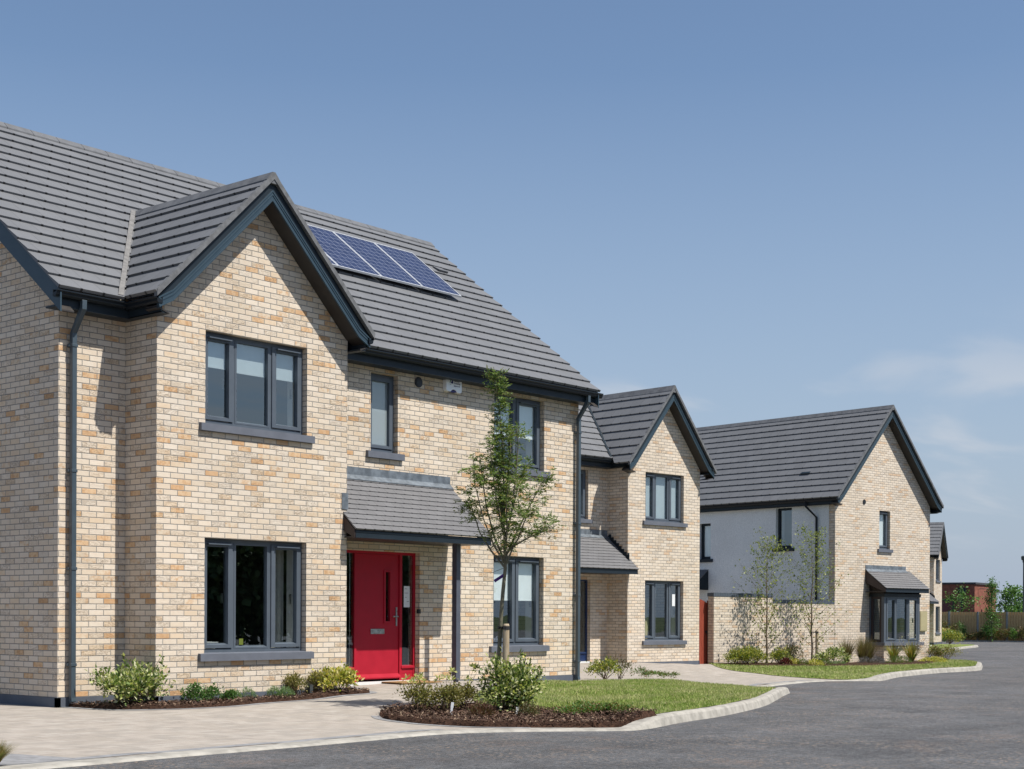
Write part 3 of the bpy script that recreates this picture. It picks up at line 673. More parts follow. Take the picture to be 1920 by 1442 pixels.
def main_roof(parent, xl, xr, ye, ze, m, yr, bay=None, back=True, tile='tile', valley='lead_light', gauge=0.30):
    """roof whose ridge runs along local x, eaves towards -y; bay = (xc, zr, m) of a gabled roof that cuts into it"""
    zr = ze+m*(yr-ye); L = math.hypot(yr-ye, zr-ze); up = (0, yr-ye, zr-ze); rb = MB()
    if bay:
        xc, zb, mb = bay; yv = ye+(zb-ze)/m; top = min(yv, yr)
        for sgn in (-1, 1):
            sl = MB()
            if sgn < 0: slope(sl, (xl, ye, ze), (xc, ye, ze), up, L, gauge)
            else: slope(sl, (xc, ye, ze), (xr, ye, ze), up, L, gauge)
            # valley in plan: from (xc, yv) towards the eaves
            dx = sgn*1.0; dy = -mb/m
            no = V((-sgn*abs(dy), -1.0*abs(dx), 0))
            sl.clip((xc, yv, 0), no)
            rb.merge(sl)
    else: slope(rb, (xl, ye, ze), (xr, ye, ze), up, L, gauge)
    if back:
        yb = 2*yr-ye
        slope(rb, (xr, yb, ze), (xl, yb, ze), (0, ye-yr, zr-ze), L, L)
    roof = rb.build('roof', M[tile], parent)
    rc = MB(); ridge_caps(rc, (xl-.01, yr, zr+.012), (xr+.01, yr, zr+.012), m); rc.build('ridge_cap', M['ridge'], roof)
    if bay:
        vm = MB()
        for sgn in (-1, 1):
            run = (zb-ze)/mb*1.0
            a = V((xc+sgn*run, ye, ze+.03)); b = V((xc, yv, zb+.03)); d = (b-a).normalized(); s = V((sgn, 0.0, 0.0)); n = 5
            for w0, w1, h in ((0.02, 0.10, .018),):
                A0, A1, B0, B1 = a+s*w0, a+s*w1, b+s*w0, b+s*w1
                vm.hexa([A0+V((0, 0, -.03)), A1+V((0, 0, -.03)), B1+V((0, 0, -.03)), B0+V((0, 0, -.03)), A0+V((0, 0, h)), A1+V((0, 0, h)), B1+V((0, 0, h)), B0+V((0, 0, h))])
        vm.clip((0, ye+.01, 0), (0, -1, 0))
        vm.build('valley', M[valley], roof)
    return roof, zr

def rake_trim(parent, x, sgn, ye, ze, m, yr, ywall_x):
    """verge, bargeboard and soffit on a side gable; sgn = outward x direction"""
    bm_ = MB(); sm = MB(); zr = ze+m*(yr-ye); yb = 2*yr-ye
    for ya, yb_ in ((ye, yr), (yb, yr)):
        x0, x1 = sorted((x-sgn*.05, x-sgn*.03))
        bm_.hexa([(x0, ya, ze-.30), (x1, ya, ze-.30), (x1, yb_, zr-.30), (x0, yb_, zr-.30), (x0, ya, ze-.03), (x1, ya, ze-.03), (x1, yb_, zr-.03), (x0, yb_, zr-.03)])
        x0, x1 = sorted((x-sgn*.05, ywall_x))
        sm.hexa([(x0, ya, ze-.29), (x1, ya, ze-.29), (x1, yb_, zr-.29), (x0, yb_, zr-.29), (x0, ya, ze-.27), (x1, ya, ze-.27), (x1, yb_, zr-.27), (x0, yb_, zr-.27)])
    bm_.build('bargeboard', M['barge'], parent); sm.build('soffit', M['soffit'], parent)

def text_mesh(body, size, W, u, z, d, mat, name, parent, ud, n, sx=1.0):
    cu = bpy.data.curves.new('t', 'FONT'); cu.body = body; cu.size = size; cu.extrude = 0.0008
    o = bpy.data.objects.new('t', cu); col.objects.link(o)
    dg = bpy.context.evaluated_depsgraph_get(); me = bpy.data.meshes.new_from_object(o.evaluated_get(dg))
    bpy.data.objects.remove(o)
    P = W(u, z, d); ud, n = V(ud).normalized(), V(n).normalized()
    for v in me.vertices: v.co = P+ud*v.co.x*sx+V((0, 0, v.co.y))+n*v.co.z
    return link_mesh(name, me, M[mat], parent)

# ------------------------------------------------------------------ ground levels
def road_z(x): return -0.2-0.0085*x if x < 40 else -0.54-0.003*(x-40)
CT = [(-3, 1.5, -.125), (-1.01, .6, -.125), (-1.2, -.3, -.13), (0, -.2, -.115), (1.7, -.2, -.105), (3.2, -.1, -.06), (4.2, .2, -.015), (5, .3, 0.0), (6, .2, 0.0), (7.2, .4, -.02), (9.0, .6, -.105), (9.7, .6, -.12), (11, .8, -.14), (12, 1.2, -.16),
 (17, 6.3, -.115), (19, 6, -.111), (20.4, 6, -.155), (21.8, 5.8, -.207), (24.3, 7, -.295), (29.8, 6, -.40), (32.5, 5.6, -.37), (35, 5.3, -.35), (27, 6.3, -.33), (25.5, 6.6, -.31), (24, 5.6, -.30), (24, 4.6, -.295), (26.5, 4.2, -.305), (26.5, 3.2, -.305), (22.3, 4.6, -.285), (21, 3, -.285), (28.5, 4.5, -.325), (31, 4.2, -.345), (34, 5, -.365), (33, 3.8, -.36)]
for x, y in ((-9, -5.6), (-7, -5.5), (-4.6, -5.2), (-3, -5.15), (-1.6, -5.0), (-.4, -4.85), (.6, -5), (1.7, -5.85), (1.3, -5.45), (2.0, -5.9), (1.95, -5.6), (1.2, -4.9), (18.6, -.1), (18.9, -.25), (18.9, .1), (18.5, .4), (17.5, .1), (12.7, -1.75), (12.9, -1.4)): CT.append((x, y, road_z(x)+.02))
for x, y in ((2.75, -5.85), (3.2, -5.75), (4.6, -5.4), (6.2, -4.9), (8.4, -4.0), (10.5, -3.0)): CT.append((x, y, road_z(x)+.115))
for x, y in ((12.4, -1.6), (13.5, -.8), (16.5, 0.), (18.3, .6)): CT.append((x, y, road_z(x)+.02))
for x, y in ((19.9, -.15), (20.3, .0), (21.5, .1), (23.5, .8), (26.2, 1.2), (29.4, 1.6), (31.5, 2.4), (35.5, 4.2), (37, 5.5)): CT.append((x, y, road_z(x)+.115))
for x, y in ((45, 14), (55, 17), (62, 18), (70, 21), (80, 24), (90, 30), (40, 10), (60, 30), (80, 40)): CT.append((x, y, road_z(x)+.1))
CT = np.array(CT)
def gz(x, y):
    d2 = (CT[:, 0]-x)**2+(CT[:, 1]-y)**2+.02; w = d2**-2.0
    return float((w*CT[:, 2]).sum()/w.sum())

def smooth_line(pts, sub=5, closed=False):
    out = []; n = len(pts); P = [V((*p[:2], p[2] if len(p) > 2 else 0)) for p in pts]
    rng = range(n if closed else n-1)
    for i in rng:
        p0 = P[(i-1) % n] if closed or i > 0 else P[i]; p1 = P[i]; p2 = P[(i+1) % n]; p3 = P[(i+2) % n] if closed or i+2 < n else P[(i+1) % n]
        for k in range(sub):
            t = k/sub
            q = 0.5*((2*p1)+(-p0+p2)*t+(2*p0-5*p1+4*p2-p3)*t*t+(-p0+3*p1-3*p2+p3)*t*t*t); out.append(q)
    if not closed: out.append(P[-1])
    return out

def sheet(name, pts, dz, mat, zf=gz, step=0.4, skirt=0.0, mound=None, kind='structure', parent=None):
    """a polygon laid over the ground levels, cut into a grid so that it follows them"""
    bm = bmesh.new(); f = bm.faces.new([bm.verts.new((p[0], p[1], 0)) for p in pts])
    bmesh.ops.triangulate(bm, faces=[f])
    xs = [p[0] for p in pts]; ys = [p[1] for p in pts]
    for ax, lo, hi in ((0, min(xs), max(xs)), (1, min(ys), max(ys))):
        k = math.ceil(lo/step)
        while k*step < hi:
            co = V((0, 0, 0)); no = V((0, 0, 0)); co[ax] = k*step; no[ax] = 1
            bmesh.ops.bisect_plane(bm, geom=bm.verts[:]+bm.edges[:]+bm.faces[:], plane_co=co, plane_no=no, dist=1e-5); k += 1
    bm.normal_update()
    for fc in bm.faces:
        if fc.normal.z < 0: fc.normal_flip()
    for v in bm.verts: v.co.z = zf(v.co.x, v.co.y)+dz+(mound(v.co.x, v.co.y) if mound and not v.is_boundary else 0)
    if skirt:
        ed = [e for e in bm.edges if e.is_boundary]; r = bmesh.ops.extrude_edge_only(bm, edges=ed)
        for v in r['geom']:
            if isinstance(v, bmesh.types.BMVert): v.co.z -= skirt
    me = bpy.data.meshes.new(name); bm.to_mesh(me); bm.free()
    o = link_mesh(name, me, mat, parent)
    if kind: o['kind'] = kind
    return o

def inside(x, y, pts):
    c = False; n = len(pts); j = n-1
    for i in range(n):
        xi, yi = pts[i][0], pts[i][1]; xj, yj = pts[j][0], pts[j][1]
        if (yi > y) != (yj > y) and x < (xj-xi)*(y-yi)/(yj-yi)+xi: c = not c
        j = i
    return c
def scatter(pts, n, rg):
    xs = [p[0] for p in pts]; ys = [p[1] for p in pts]; out = []
    x0, x1, y0, y1 = min(xs), max(xs), min(ys), max(ys)
    while len(out) < n:
        x, y = rg.uniform(x0, x1), rg.uniform(y0, y1)
        if inside(x, y, pts): out.append((x, y))
    return out

def poly_mesh(name, verts, nper, mat, parent=None):
    """verts (N*nper,3) array -> N separate faces with nper corners each"""
    verts = np.asarray(verts, dtype=np.float32); N = len(verts)//nper
    me = bpy.data.meshes.new(name); me.vertices.add(N*nper); me.vertices.foreach_set('co', verts.ravel())
    me.loops.add(N*nper); me.loops.foreach_set('vertex_index', np.arange(N*nper, dtype=np.int32))
    me.polygons.add(N); me.polygons.foreach_set('loop_start', np.arange(0, N*nper, nper, dtype=np.int32)); me.polygons.foreach_set('loop_total', np.full(N, nper, dtype=np.int32))
    me.update(); me.validate()
    return link_mesh(name, me, mat, parent)

def leaves(name, cen, dirs, length, width, mat, parent=None, rg=None, droop=0.25, jit=0.45):
    """one small pointed leaf per centre, 4 corners, pointing roughly along dirs"""
    rg = rg or np.random.default_rng(1); cen = np.asarray(cen, float); N = len(cen)
    d = np.asarray(dirs, float)+rg.normal(0, jit, (N, 3)); d[:, 2] -= droop*rg.random(N)
    d /= np.linalg.norm(d, axis=1)[:, None]+1e-9
    up = rg.normal(0, 0.6, (N, 3))+np.array([0, 0, 1.0]); s = np.cross(d, up); s /= np.linalg.norm(s, axis=1)[:, None]+1e-9
    nn = np.cross(s, d)
    l = length*rg.uniform(0.7, 1.25, N)[:, None]; w = width*rg.uniform(0.75, 1.2, N)[:, None]
    v = np.stack([cen, cen+d*l*0.45+s*w*0.5+nn*w*0.12, cen+d*l, cen+d*l*0.45-s*w*0.5+nn*w*0.12], axis=1)
    return poly_mesh(name, v.reshape(-1, 3), 4, mat, parent)
# ------------------------------------------------------------------ the red door house (front left)
def band(mb, pts, z0, z1, t=0.014):
    """painted plinth band that follows a run of wall corners (x,y), outward on the right hand side"""
    n = len(pts)
    for i in range(n-1):
        a, b = V((*pts[i], 0)), V((*pts[i+1], 0)); d = (b-a).normalized(); o = V((d.y, -d.x, 0))*t
        mb.hexa([a+o+V((0, 0, z0))-d*t, b+o+V((0, 0, z0))+d*t, b-o*3+V((0, 0, z0))+d*t, a-o*3+V((0, 0, z0))-d*t,
                 a+o+V((0, 0, z1))-d*t, b+o+V((0, 0, z1))+d*t, b-o*3+V((0, 0, z1+.006))+d*t, a-o*3+V((0, 0, z1+.006))-d*t])

def front_door(parent, W, a, b, ztop, rec, colour, leaf, slot, side=True, notice=None):
    m = MB(); D0, D1 = -rec-0.07, -rec; f = 0.042; la, lb = leaf
    m.wbox(W, a, b, ztop-f, ztop, D0, D1); m.wbox(W, b-f, b, 0.03, ztop-f, D0, D1); m.wbox(W, a, a+f, 0.03, ztop-f, D0, D1)
    for x0, x1 in ((la-0.05, la-0.004), (lb+0.004, lb+0.06)): m.wbox(W, x0, x1, 0.03, ztop-f, D0, D1+.001)
    panes = MB(); sides = []
    if la-0.05-(a+f) > 0.05: sides.append((a+f, la-0.05))
    if b-f-(lb+0.06) > 0.05: sides.append((lb+0.06, b-f))
    for x0, x1 in sides:
        m.wbox(W, x0, x1, 0.03, 0.14, D0, D1-.012); m.wbox(W, x0, x1, 0.143, 0.225, D0, D1-.010)
        m.hexa([W(x0-.02, .225, D1+.014), W(x1+.02, .225, D1+.014), W(x1+.02, .225, D0), W(x0-.02, .225, D0), W(x0-.02, .255, D1+.014), W(x1+.02, .255, D1+.014), W(x1+.02, .275, D0), W(x0-.02, .275, D0)])
        panes.face([W(x0, .26, D1-.018), W(x1, .26, D1-.018), W(x1, ztop-f, D1-.018), W(x0, ztop-f, D1-.018)])
    door = m.build('front_door', M[colour], parent, bevel=0.004)
    panes.build('side_light', M['glass'], door)
    if sides:
        sp = MB()
        for x0, x1 in sides: sp.wbox(W, x1-.062, x1-.045, .27, ztop-f, D0+.0, D0+.02)
        sp.build('glazing_spacer', M['steel'], door)
    l = MB(); sa, sb, sz0, sz1 = slot
    E0, E1 = -rec-0.065, -rec-0.02
    l.wbox(W, la, sa, .06, ztop-f-.004, E0, E1); l.wbox(W, sb, lb, .06, ztop-f-.004, E0, E1)
    l.wbox(W, sa, sb, .06, sz0, E0, E1); l.wbox(W, sa, sb, sz1, ztop-f-.004, E0, E1)
    for x0, x1, z0, z1 in ((sa-.035, sa, sz0-.035, sz1+.035), (sb, sb+.035, sz0-.035, sz1+.035), (sa, sb, sz0-.035, sz0), (sa, sb, sz1, sz1+.035)): l.wbox(W, x0, x1, z0, z1, E1, E1+.014)
    l.build('door_leaf', M[colour], door, bevel=0.003)
    g = MB(); g.face([W(sa, sz0, E1-.015), W(sb, sz0, E1-.015), W(sb, sz1, E1-.015), W(sa, sz1, E1-.015)]); g.build('door_glazing', M['glass'], door)
    wb = MB(); wb.hexa([W(la+.01, .075, E1+.055), W(lb+.01, .075, E1+.055), W(lb+.01, .075, E1), W(la+.01, .075, E1), W(la+.01, .092, E1+.055), W(lb+.01, .092, E1+.055), W(lb+.01, .145, E1), W(la+.01, .145, E1)])
    wb.build('weather_bar', M[colour], door)
    h = MB(); hx = lb-.055
    h.wbox(W, hx-.016, hx+.016, .90, 1.20, E1, E1+.012)
    h.tube([W(hx, 1.05, E1+.01), W(hx, 1.05, E1+.055)], .010); h.tube([W(hx+.008, 1.05, E1+.05), W(hx-.115, 1.05, E1+.05)], .010)
    h.build('door_handle', M['steel'], door, bevel=0.003)
    b_ = MB(); b_.wbox(W, (la+lb)/2-.155, (la+lb)/2+.145, .775, .855, E1, E1+.010); b_.wbox(W, (la+lb)/2-.125, (la+lb)/2+.115, .792, .838, E1+.010, E1+.016); b_.build('letterbox', M['steel'], door, bevel=0.004)
    t = MB(); t.wbox(W, a-.0, b+.0, -.03, .03, D0-.02, .01); t.build('threshold', M['white'], door)
    if notice:
        x0, x1, z0, z1 = notice
        q = MB(); q.wbox(W, x0, x1, z0, z1, D1-.016, D1-.014); q.build('paper_notice', M['paper'], door)
        q = MB()
        for i, (f0, f1) in enumerate(((.15, .55), (.15, .75), (.2, .5), (.5, .85))):
            zz = z1-(z1-z0)*(.12+.2*i); q.wbox(W, x0+(x1-x0)*f0, x0+(x1-x0)*f1, zz-.006, zz, D1-.0138, D1-.013)
        q.build('notice_text', M['fascia'], door)
    return door

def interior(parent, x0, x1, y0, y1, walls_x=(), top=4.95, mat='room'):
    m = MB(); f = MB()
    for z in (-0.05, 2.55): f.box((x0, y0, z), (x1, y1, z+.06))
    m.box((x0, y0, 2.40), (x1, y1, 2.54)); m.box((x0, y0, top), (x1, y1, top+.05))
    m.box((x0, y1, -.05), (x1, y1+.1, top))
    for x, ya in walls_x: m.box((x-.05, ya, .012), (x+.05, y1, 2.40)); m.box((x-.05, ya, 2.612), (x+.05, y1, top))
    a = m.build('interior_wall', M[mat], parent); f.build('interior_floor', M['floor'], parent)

def lights3(u0): return [(u0, u0+.555, 'c'), (u0+.555, u0+1.22, 'f'), (u0+1.22, u0+1.81, 'c')]

def canopy(parent, x0, x1, yw, yf, zw, zf, post=None, flash=(0, 0), close=True, sidecol='dark_wood', gauge=0.117):
    """lean-to porch roof from the wall (yw, zw) down to the front eaves (yf, zf)"""
    t = MB(); up = V((0, yw-yf, zw-zf)); slope(t, (x0, yf, zf), (x1, yf, zf), up, up.length, gauge, t=.014)
    p = t.build('porch_canopy', M['tile_small'], parent)
    f = MB(); f.box((x0+.02, yf+.03, zf-.125), (x1-.02, yf+.055, zf-.012)); f.box((x0+.02, yf+.018, zf-.125), (x1-.02, yf+.03, zf-.085)); f.box((x0+.02, yf+.022, zf-.045), (x1-.02, yf+.03, zf-.02)); f.build('fascia', M['fascia'], p)
    s = MB()
    k = (zw-zf)/(yw-yf)
    for xa, xb in ((x0+.005, x0+.028), (x1-.028, x1-.005)):
        s.hexa([(xa, yf+.03, zf-.13), (xb, yf+.03, zf-.13), (xb, yw, zf-.13+k*(yw-yf)*.52), (xa, yw, zf-.13+k*(yw-yf)*.52), (xa, yf+.03, zf-.012), (xb, yf+.03, zf-.012), (xb, yw, zw-.03), (xa, yw, zw-.03)])
    s.build('end_board', M[sidecol], p)
    u = MB(); u.box((x0+.03, yf+.056, zf-.118), (x1-.03, yw, zf-.10)); u.build('soffit', M['soffit'], p)
    l = MB(); l.box((x0+flash[0], yw-.012, zw-.015), (x1-flash[1], yw, zw+.15))
    l.hexa([(x0+flash[0], yw-.09, zw-.085+.03), (x1-flash[1], yw-.09, zw-.085+.03), (x1-flash[1], yw, zw+.03), (x0+flash[0], yw, zw+.03), (x0+flash[0], yw-.09, zw-.085+.04), (x1-flash[1], yw-.09, zw-.085+.04), (x1-flash[1], yw, zw+.04), (x0+flash[0], yw, zw+.04)])
    l.build('lead_flashing', M['lead'], p)
    if post:
        px, py, z0 = post; q = MB(); q.box((px-.048, py, z0+.02), (px+.048, py+.096, zf-.118)); q.box((px-.03, py+.02, z0-.12), (px+.03, py+.076, z0+.02))
        q.build('porch_post', M['post'], p, bevel=0.006)
    return p

H1 = thing('brick_house', 'buff brick house with the red front door and solar panels on its roof', 'house')
d = 0.68; EZ, EY, MS, RY = 5.15, 0.337, 0.783, 4.61
Wb = frame((0, 0, 0), (1, 0, 0), (0, -1, 0)); Wm = frame((0, d, 0), (1, 0, 0), (0, -1, 0))
U0, U1 = .7875, 2.5975
wm_ = MB()
g = MB(); wall(g, Wb, 0, 3.385, -.5, 7.0, [(U0, U1, .55, 2.1), (U0, U1, 3.63, 4.875)])
for sgn in (-1, 1): g.clip((1.6925, 0, 6.92), (sgn*.99, 0, 1))
wm_.merge(g)
wall(wm_, Wm, -1.01, 0, -.5, 5.25, uo=.1); 
wall(wm_, frame((0, d, 0), (0, -1, 0), (-1, 0, 0)), 0, d, -.5, 5.3, uo=-.68)
wall(wm_, frame((3.385, 0, 0), (0, 1, 0), (1, 0, 0)), 0, d, -.5, 5.3, uo=3.385)
wall(wm_, Wm, 3.385, 9.81, -.5, 5.3, [(3.97, 5.65, 0.0, 2.075), (4.53, 5.13, 3.63, 4.86), (7.46, 8.82, .55, 2.1), (7.46, 8.82, 3.63, 4.875)])
for x, ud, n, uo in ((-1.01, (0, -1, 0), (-1, 0, 0), 0.115), (9.81, (0, 1, 0), (1, 0, 0), 0)):
    g = MB()
    if x < 0: wall(g, frame((x, 8.54, 0), ud, n), 0, 7.86, -.5, 8.6, uo=-7.86-1.01+.1)
    else: wall(g, frame((x, d, 0), ud, n), 0, 7.86, -.5, 8.6)
    g.clip((0, EY, EZ-.10), (0, -MS, 1)); g.clip((0, 2*RY-EY, EZ-.10), (0, MS, 1)); wm_.merge(g)
wall(wm_, frame((9.81, 8.54, 0), (-1, 0, 0), (0, 1, 0)), 0, 10.82, -.5, 5.25)
wm_.build('wall', M['brick'], H1)
pm = MB(); band(pm, [(-1.01, 8.54), (-1.01, d), (0, d), (0, 0), (3.385, 0), (3.385, d), (3.97, d)], -.5, 0); band(pm, [(5.65, d), (9.81, d), (9.81, 8.54)], -.5, 0)
pm.build('plinth', M['plinth'], H1)
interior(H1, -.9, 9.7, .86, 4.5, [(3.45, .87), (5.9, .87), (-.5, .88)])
m = MB()
for z in (-.05, 2.41, 4.93): m.box((.10, .36, z), (3.28, .855, z+.05 if z != 2.41 else 2.60))
SPLIT.add('bay_floor'); m.build('bay_floor', M['room'], H1)
# windows
w0_ = window(H1, Wb, U0, U1, .55, 2.1, lights3(U0), curtain=[(U1-.34, U1-.04)])
q = MB(); q.wbox(Wb, U0+.70, U0+.77, .655, .74, -.132, -.13); q.build('window_sticker', M['l_yellow'], w0_)
window(H1, Wb, U0, U1, 3.63, 4.875, lights3(U0), blind=[(.83, 1.33, 4.44), (1.36, 1.99, 4.42), (2.03, 2.55, 4.42)], blind_m='blind_grey')
window(H1, Wm, 4.53, 5.13, 3.63, 4.86, [(4.53, 5.13, 'c')], glass='frost', blind=[(4.58, 5.08, 4.30)], vents=False)
window(H1, Wm, 7.46, 8.82, 3.63, 4.875, [(7.46, 8.14, 'c'), (8.14, 8.82, 'c')], blind=[(7.52, 8.12, 4.22), (8.17, 8.78, 4.22)])
window(H1, Wm, 7.46, 8.82, .55, 2.1, [(7.46, 8.14, 'c'), (8.14, 8.82, 'c')], blind=[(7.52, 8.12, 1.36), (8.17, 8.78, 1.36)])
dr = front_door(H1, Wm, 3.97, 5.65, 2.075, .10, 'red', (4.345, 5.285), (4.985, 5.085, .975, 1.755), notice=(5.40, 5.535, 1.20, 1.54))
bl = MB(); bl.box((5.60, .655, 1.10), (5.648, .70, 1.17)); bl.build('doorbell', M['black'], dr)
# roofs
clip_main = ((0, EY, EZ+.02), (0, MS, -1))
gr, ze1 = gable_roof(H1, 1.6925, 1.93, 7.08, .99, -.32, 3.2, clips=[clip_main], wallhalf=1.6925)
mr_, zr1 = main_roof(H1, -1.24, 10.0, EY, EZ, MS, RY, bay=(1.6925, 7.08, .99))
rake_trim(H1, -1.24, -1, EY, EZ, MS, RY, -1.01); rake_trim(H1, 10.0, 1, EY, EZ, MS, RY, 9.81)
fm_ = MB()
for a, b in ((-1.2, -.10), (3.46, 9.98)):
    fm_.box((a, .43, 4.93), (b, .452, 5.10)); fm_.box((a, .452, 4.93), (b, d, 4.95))
for sgn, xe in ((-1, -.13), (1, 3.515)):
    x0, x1 = sorted((xe, xe-sgn*.022)); fm_.box((x0, -.26, 4.93), (x1, .43, 5.10))
    x0, x1 = sorted((xe, 0 if sgn < 0 else 3.385)); fm_.box((x0, -.26, 4.931), (x1, d, 4.945))
fm_.build('fascia', M['fascia'], H1)
gm = MB()
gutter_run(gm, (-1.26, .43, 5.125), (-.232, .43, 5.125), (0, -1, 0)); gutter_run(gm, (3.617, .43, 5.125), (10.09, .43, 5.125), (0, -1, 0))
gutter_run(gm, (-.13, -.30, 5.124), (-.13, .425, 5.124), (-1, 0, 0)); gutter_run(gm, (3.515, .425, 5.124), (3.515, -.32, 5.124), (1, 0, 0))
gm.build('gutter', M['gutter'], H1)
downpipe(H1, [(-.845, .385, 5.05), (-.845, .385, 4.95), (-.845, .60, 4.66), (-.845, .60, 0.0), (-.845, .585, -.06)], [(-.845, .60, z) for z in (4.5, 2.9, 1.65, .42)])
downpipe(H1, [(9.71, .385, 5.05), (9.71, .385, 4.95), (9.71, .60, 4.66), (9.71, .60, -.02), (9.71, .585, -.09)], [(9.71, .60, z) for z in (4.4, 2.75, 1.45, .25)])
canopy(H1, 3.31, 6.35, d, -.27, 3.20, 2.325, post=(5.94, .10, .02), flash=(.075, 0.0))
lf = MB(); lf.box((3.28, -.012, 2.62), (3.40, 0.0, 2.86)); lf.box((3.385, 0.0, 2.62), (3.397, .25, 2.90)); lf.build('lead_flashing', M['lead'], H1)
# solar panels on their rails
up = V((0, 1, MS)).normalized(); nn = V((0, -MS, 1)).normalized()
for i in range(4):
    x0 = 4.40+i*1.024; x1 = x0+1.012; o = V((0, 2.45, EZ+MS*(2.45-EY)))+nn*.10; Lp = 1.60
    fr = MB()
    def pt(x, s, h): return V((x, 0, 0))+o+up*s+nn*h
    def pbox(mb, xa, xb, sa, sb, ha, hb, uvs=False):
        mb.hexa([pt(xa, sa, ha), pt(xb, sa, ha), pt(xb, sb, ha), pt(xa, sb, ha), pt(xa, sa, hb), pt(xb, sa, hb), pt(xb, sb, hb), pt(xa, sb, hb)])
    for xa, xb, sa, sb in ((x0, x0+.02, 0, Lp), (x1-.02, x1, 0, Lp), (x0+.02, x1-.02, 0, .02), (x0+.02, x1-.02, Lp-.02, Lp)): pbox(fr, xa, xb, sa, sb, 0, .036)
    pbox(fr, x0+.15, x0+.19, .2, .24, -.09, 0); pbox(fr, x1-.19, x1-.15, 1.3, 1.34, -.09, 0)
    so = fr.build('solar_panel', M['alu'], H1)
    cl = MB(); cl.face([pt(x0+.02, .02, .03), pt(x1-.02, .02, .03), pt(x1-.02, Lp-.02, .03), pt(x0+.02, Lp-.02, .03)], [(.032, .0), (1.012-.008, 0), (1.012-.008, 1.56), (.032, 1.56)])
    cl.face([pt(x0+.02, .02, .01), pt(x0+.02, Lp-.02, .01), pt(x1-.02, Lp-.02, .01), pt(x1-.02, .02, .01)])
    cl.build('solar_cells', M['solar'], so)
vt = MB(); o = V((0, 3.45, EZ+MS*(3.45-EY)))+nn*.02
vt.hexa([o+V((9.0, 0, 0)), o+V((9.25, 0, 0)), o+V((9.25, 0, 0))+up*.2, o+V((9.0, 0, 0))+up*.2, o+V((9.0, 0, 0))+nn*.05, o+V((9.25, 0, 0))+nn*.05, o+V((9.25, 0, 0))+up*.2+nn*.015, o+V((9.0, 0, 0))+up*.2+nn*.015])
vt.build('tile_vent', M['ridge'], mr_)
# alarm box
ax0, ax1, az0, az1 = 6.17, 6.545, 4.745, 4.985; rr = []
for cx_, cz_, a0 in ((ax1-.04, az1-.035, 0), (ax0+.04, az1-.035, 90), (ax0+.04, az0+.04, 180)):
    for k in range(5): t = R(a0+90*k/4); rr.append((cx_+.04*math.cos(t), cz_+.035*math.sin(t)))
for k in range(9): t = k/8; rr.append((ax0+.10+(.17)*t, az0+.045*math.sin(math.pi*t)))
rr += [(ax1-.02, az0), (ax1, az0+.02)]
ab = MB(); ab.extrude([(x, d-.006, z) for x, z in rr], (0, -.075, 0)); abx = ab.build('alarm_box', M['plastic_white'], H1, bevel=0.008)
lo = MB()
def sector(mb, cx_, cz_, r0, r1, y, n=10):
    P = [(cx_-r1*math.cos(R(90*k/n)), y, cz_+r1*math.sin(R(90*k/n))) for k in range(n+1)]; Q = [(cx_-r0*math.cos(R(90*k/n)), y, cz_+r0*math.sin(R(90*k/n))) for k in range(n+1)]
    for a, b, c, e in zip(P, P[1:], Q[1:], Q): mb.face([a, b, c, e])
sector(lo, 6.335, 4.885, .068, .085, d-.0825); lo.build('logo', M['green_print'], abx)
lo = MB(); sector(lo, 6.335, 4.88, .0, .055, d-.0825); lo.face([(6.255, d-.0825, 4.868), (6.285, d-.0825, 4.868), (6.285, d-.0825, 4.861), (6.255, d-.0825, 4.861)]); lo.build('logo', M['blue_print'], abx)
Wa = frame((0, d, 0), (1, 0, 0), (0, -1, 0))
text_mesh('National', .040, Wa, 6.352, 4.915, .083, 'blue_print', 'lettering', abx, (1, 0, 0), (0, -1, 0), .95)
text_mesh('Monitoring', .040, Wa, 6.352, 4.878, .083, 'blue_print', 'lettering', abx, (1, 0, 0), (0, -1, 0), .85)
text_mesh('0402 461 110', .030, Wa, 6.35, 4.835, .083, 'blue_print', 'lettering', abx, (1, 0, 0), (0, -1, 0), .85)
sd = MB(); sd.box((6.30, d-.07, 4.745), (6.43, d-.004, 4.772)); sd.build('strobe', M['blue_print'], abx)
vv = MB()
def disc(mb, c, r, y0, y1, n=20):
    mb.extrude([(c[0]+r*math.cos(2*math.pi*k/n), y0, c[1]+r*math.sin(2*math.pi*k/n)) for k in range(n)], (0, y1-y0, 0))
disc(vv, (5.59, 4.82), .083, d, d-.02); disc(vv, (5.59, 4.82), .06, d-.02, d-.026); vv.build('wall_vent', M['black'], H1)

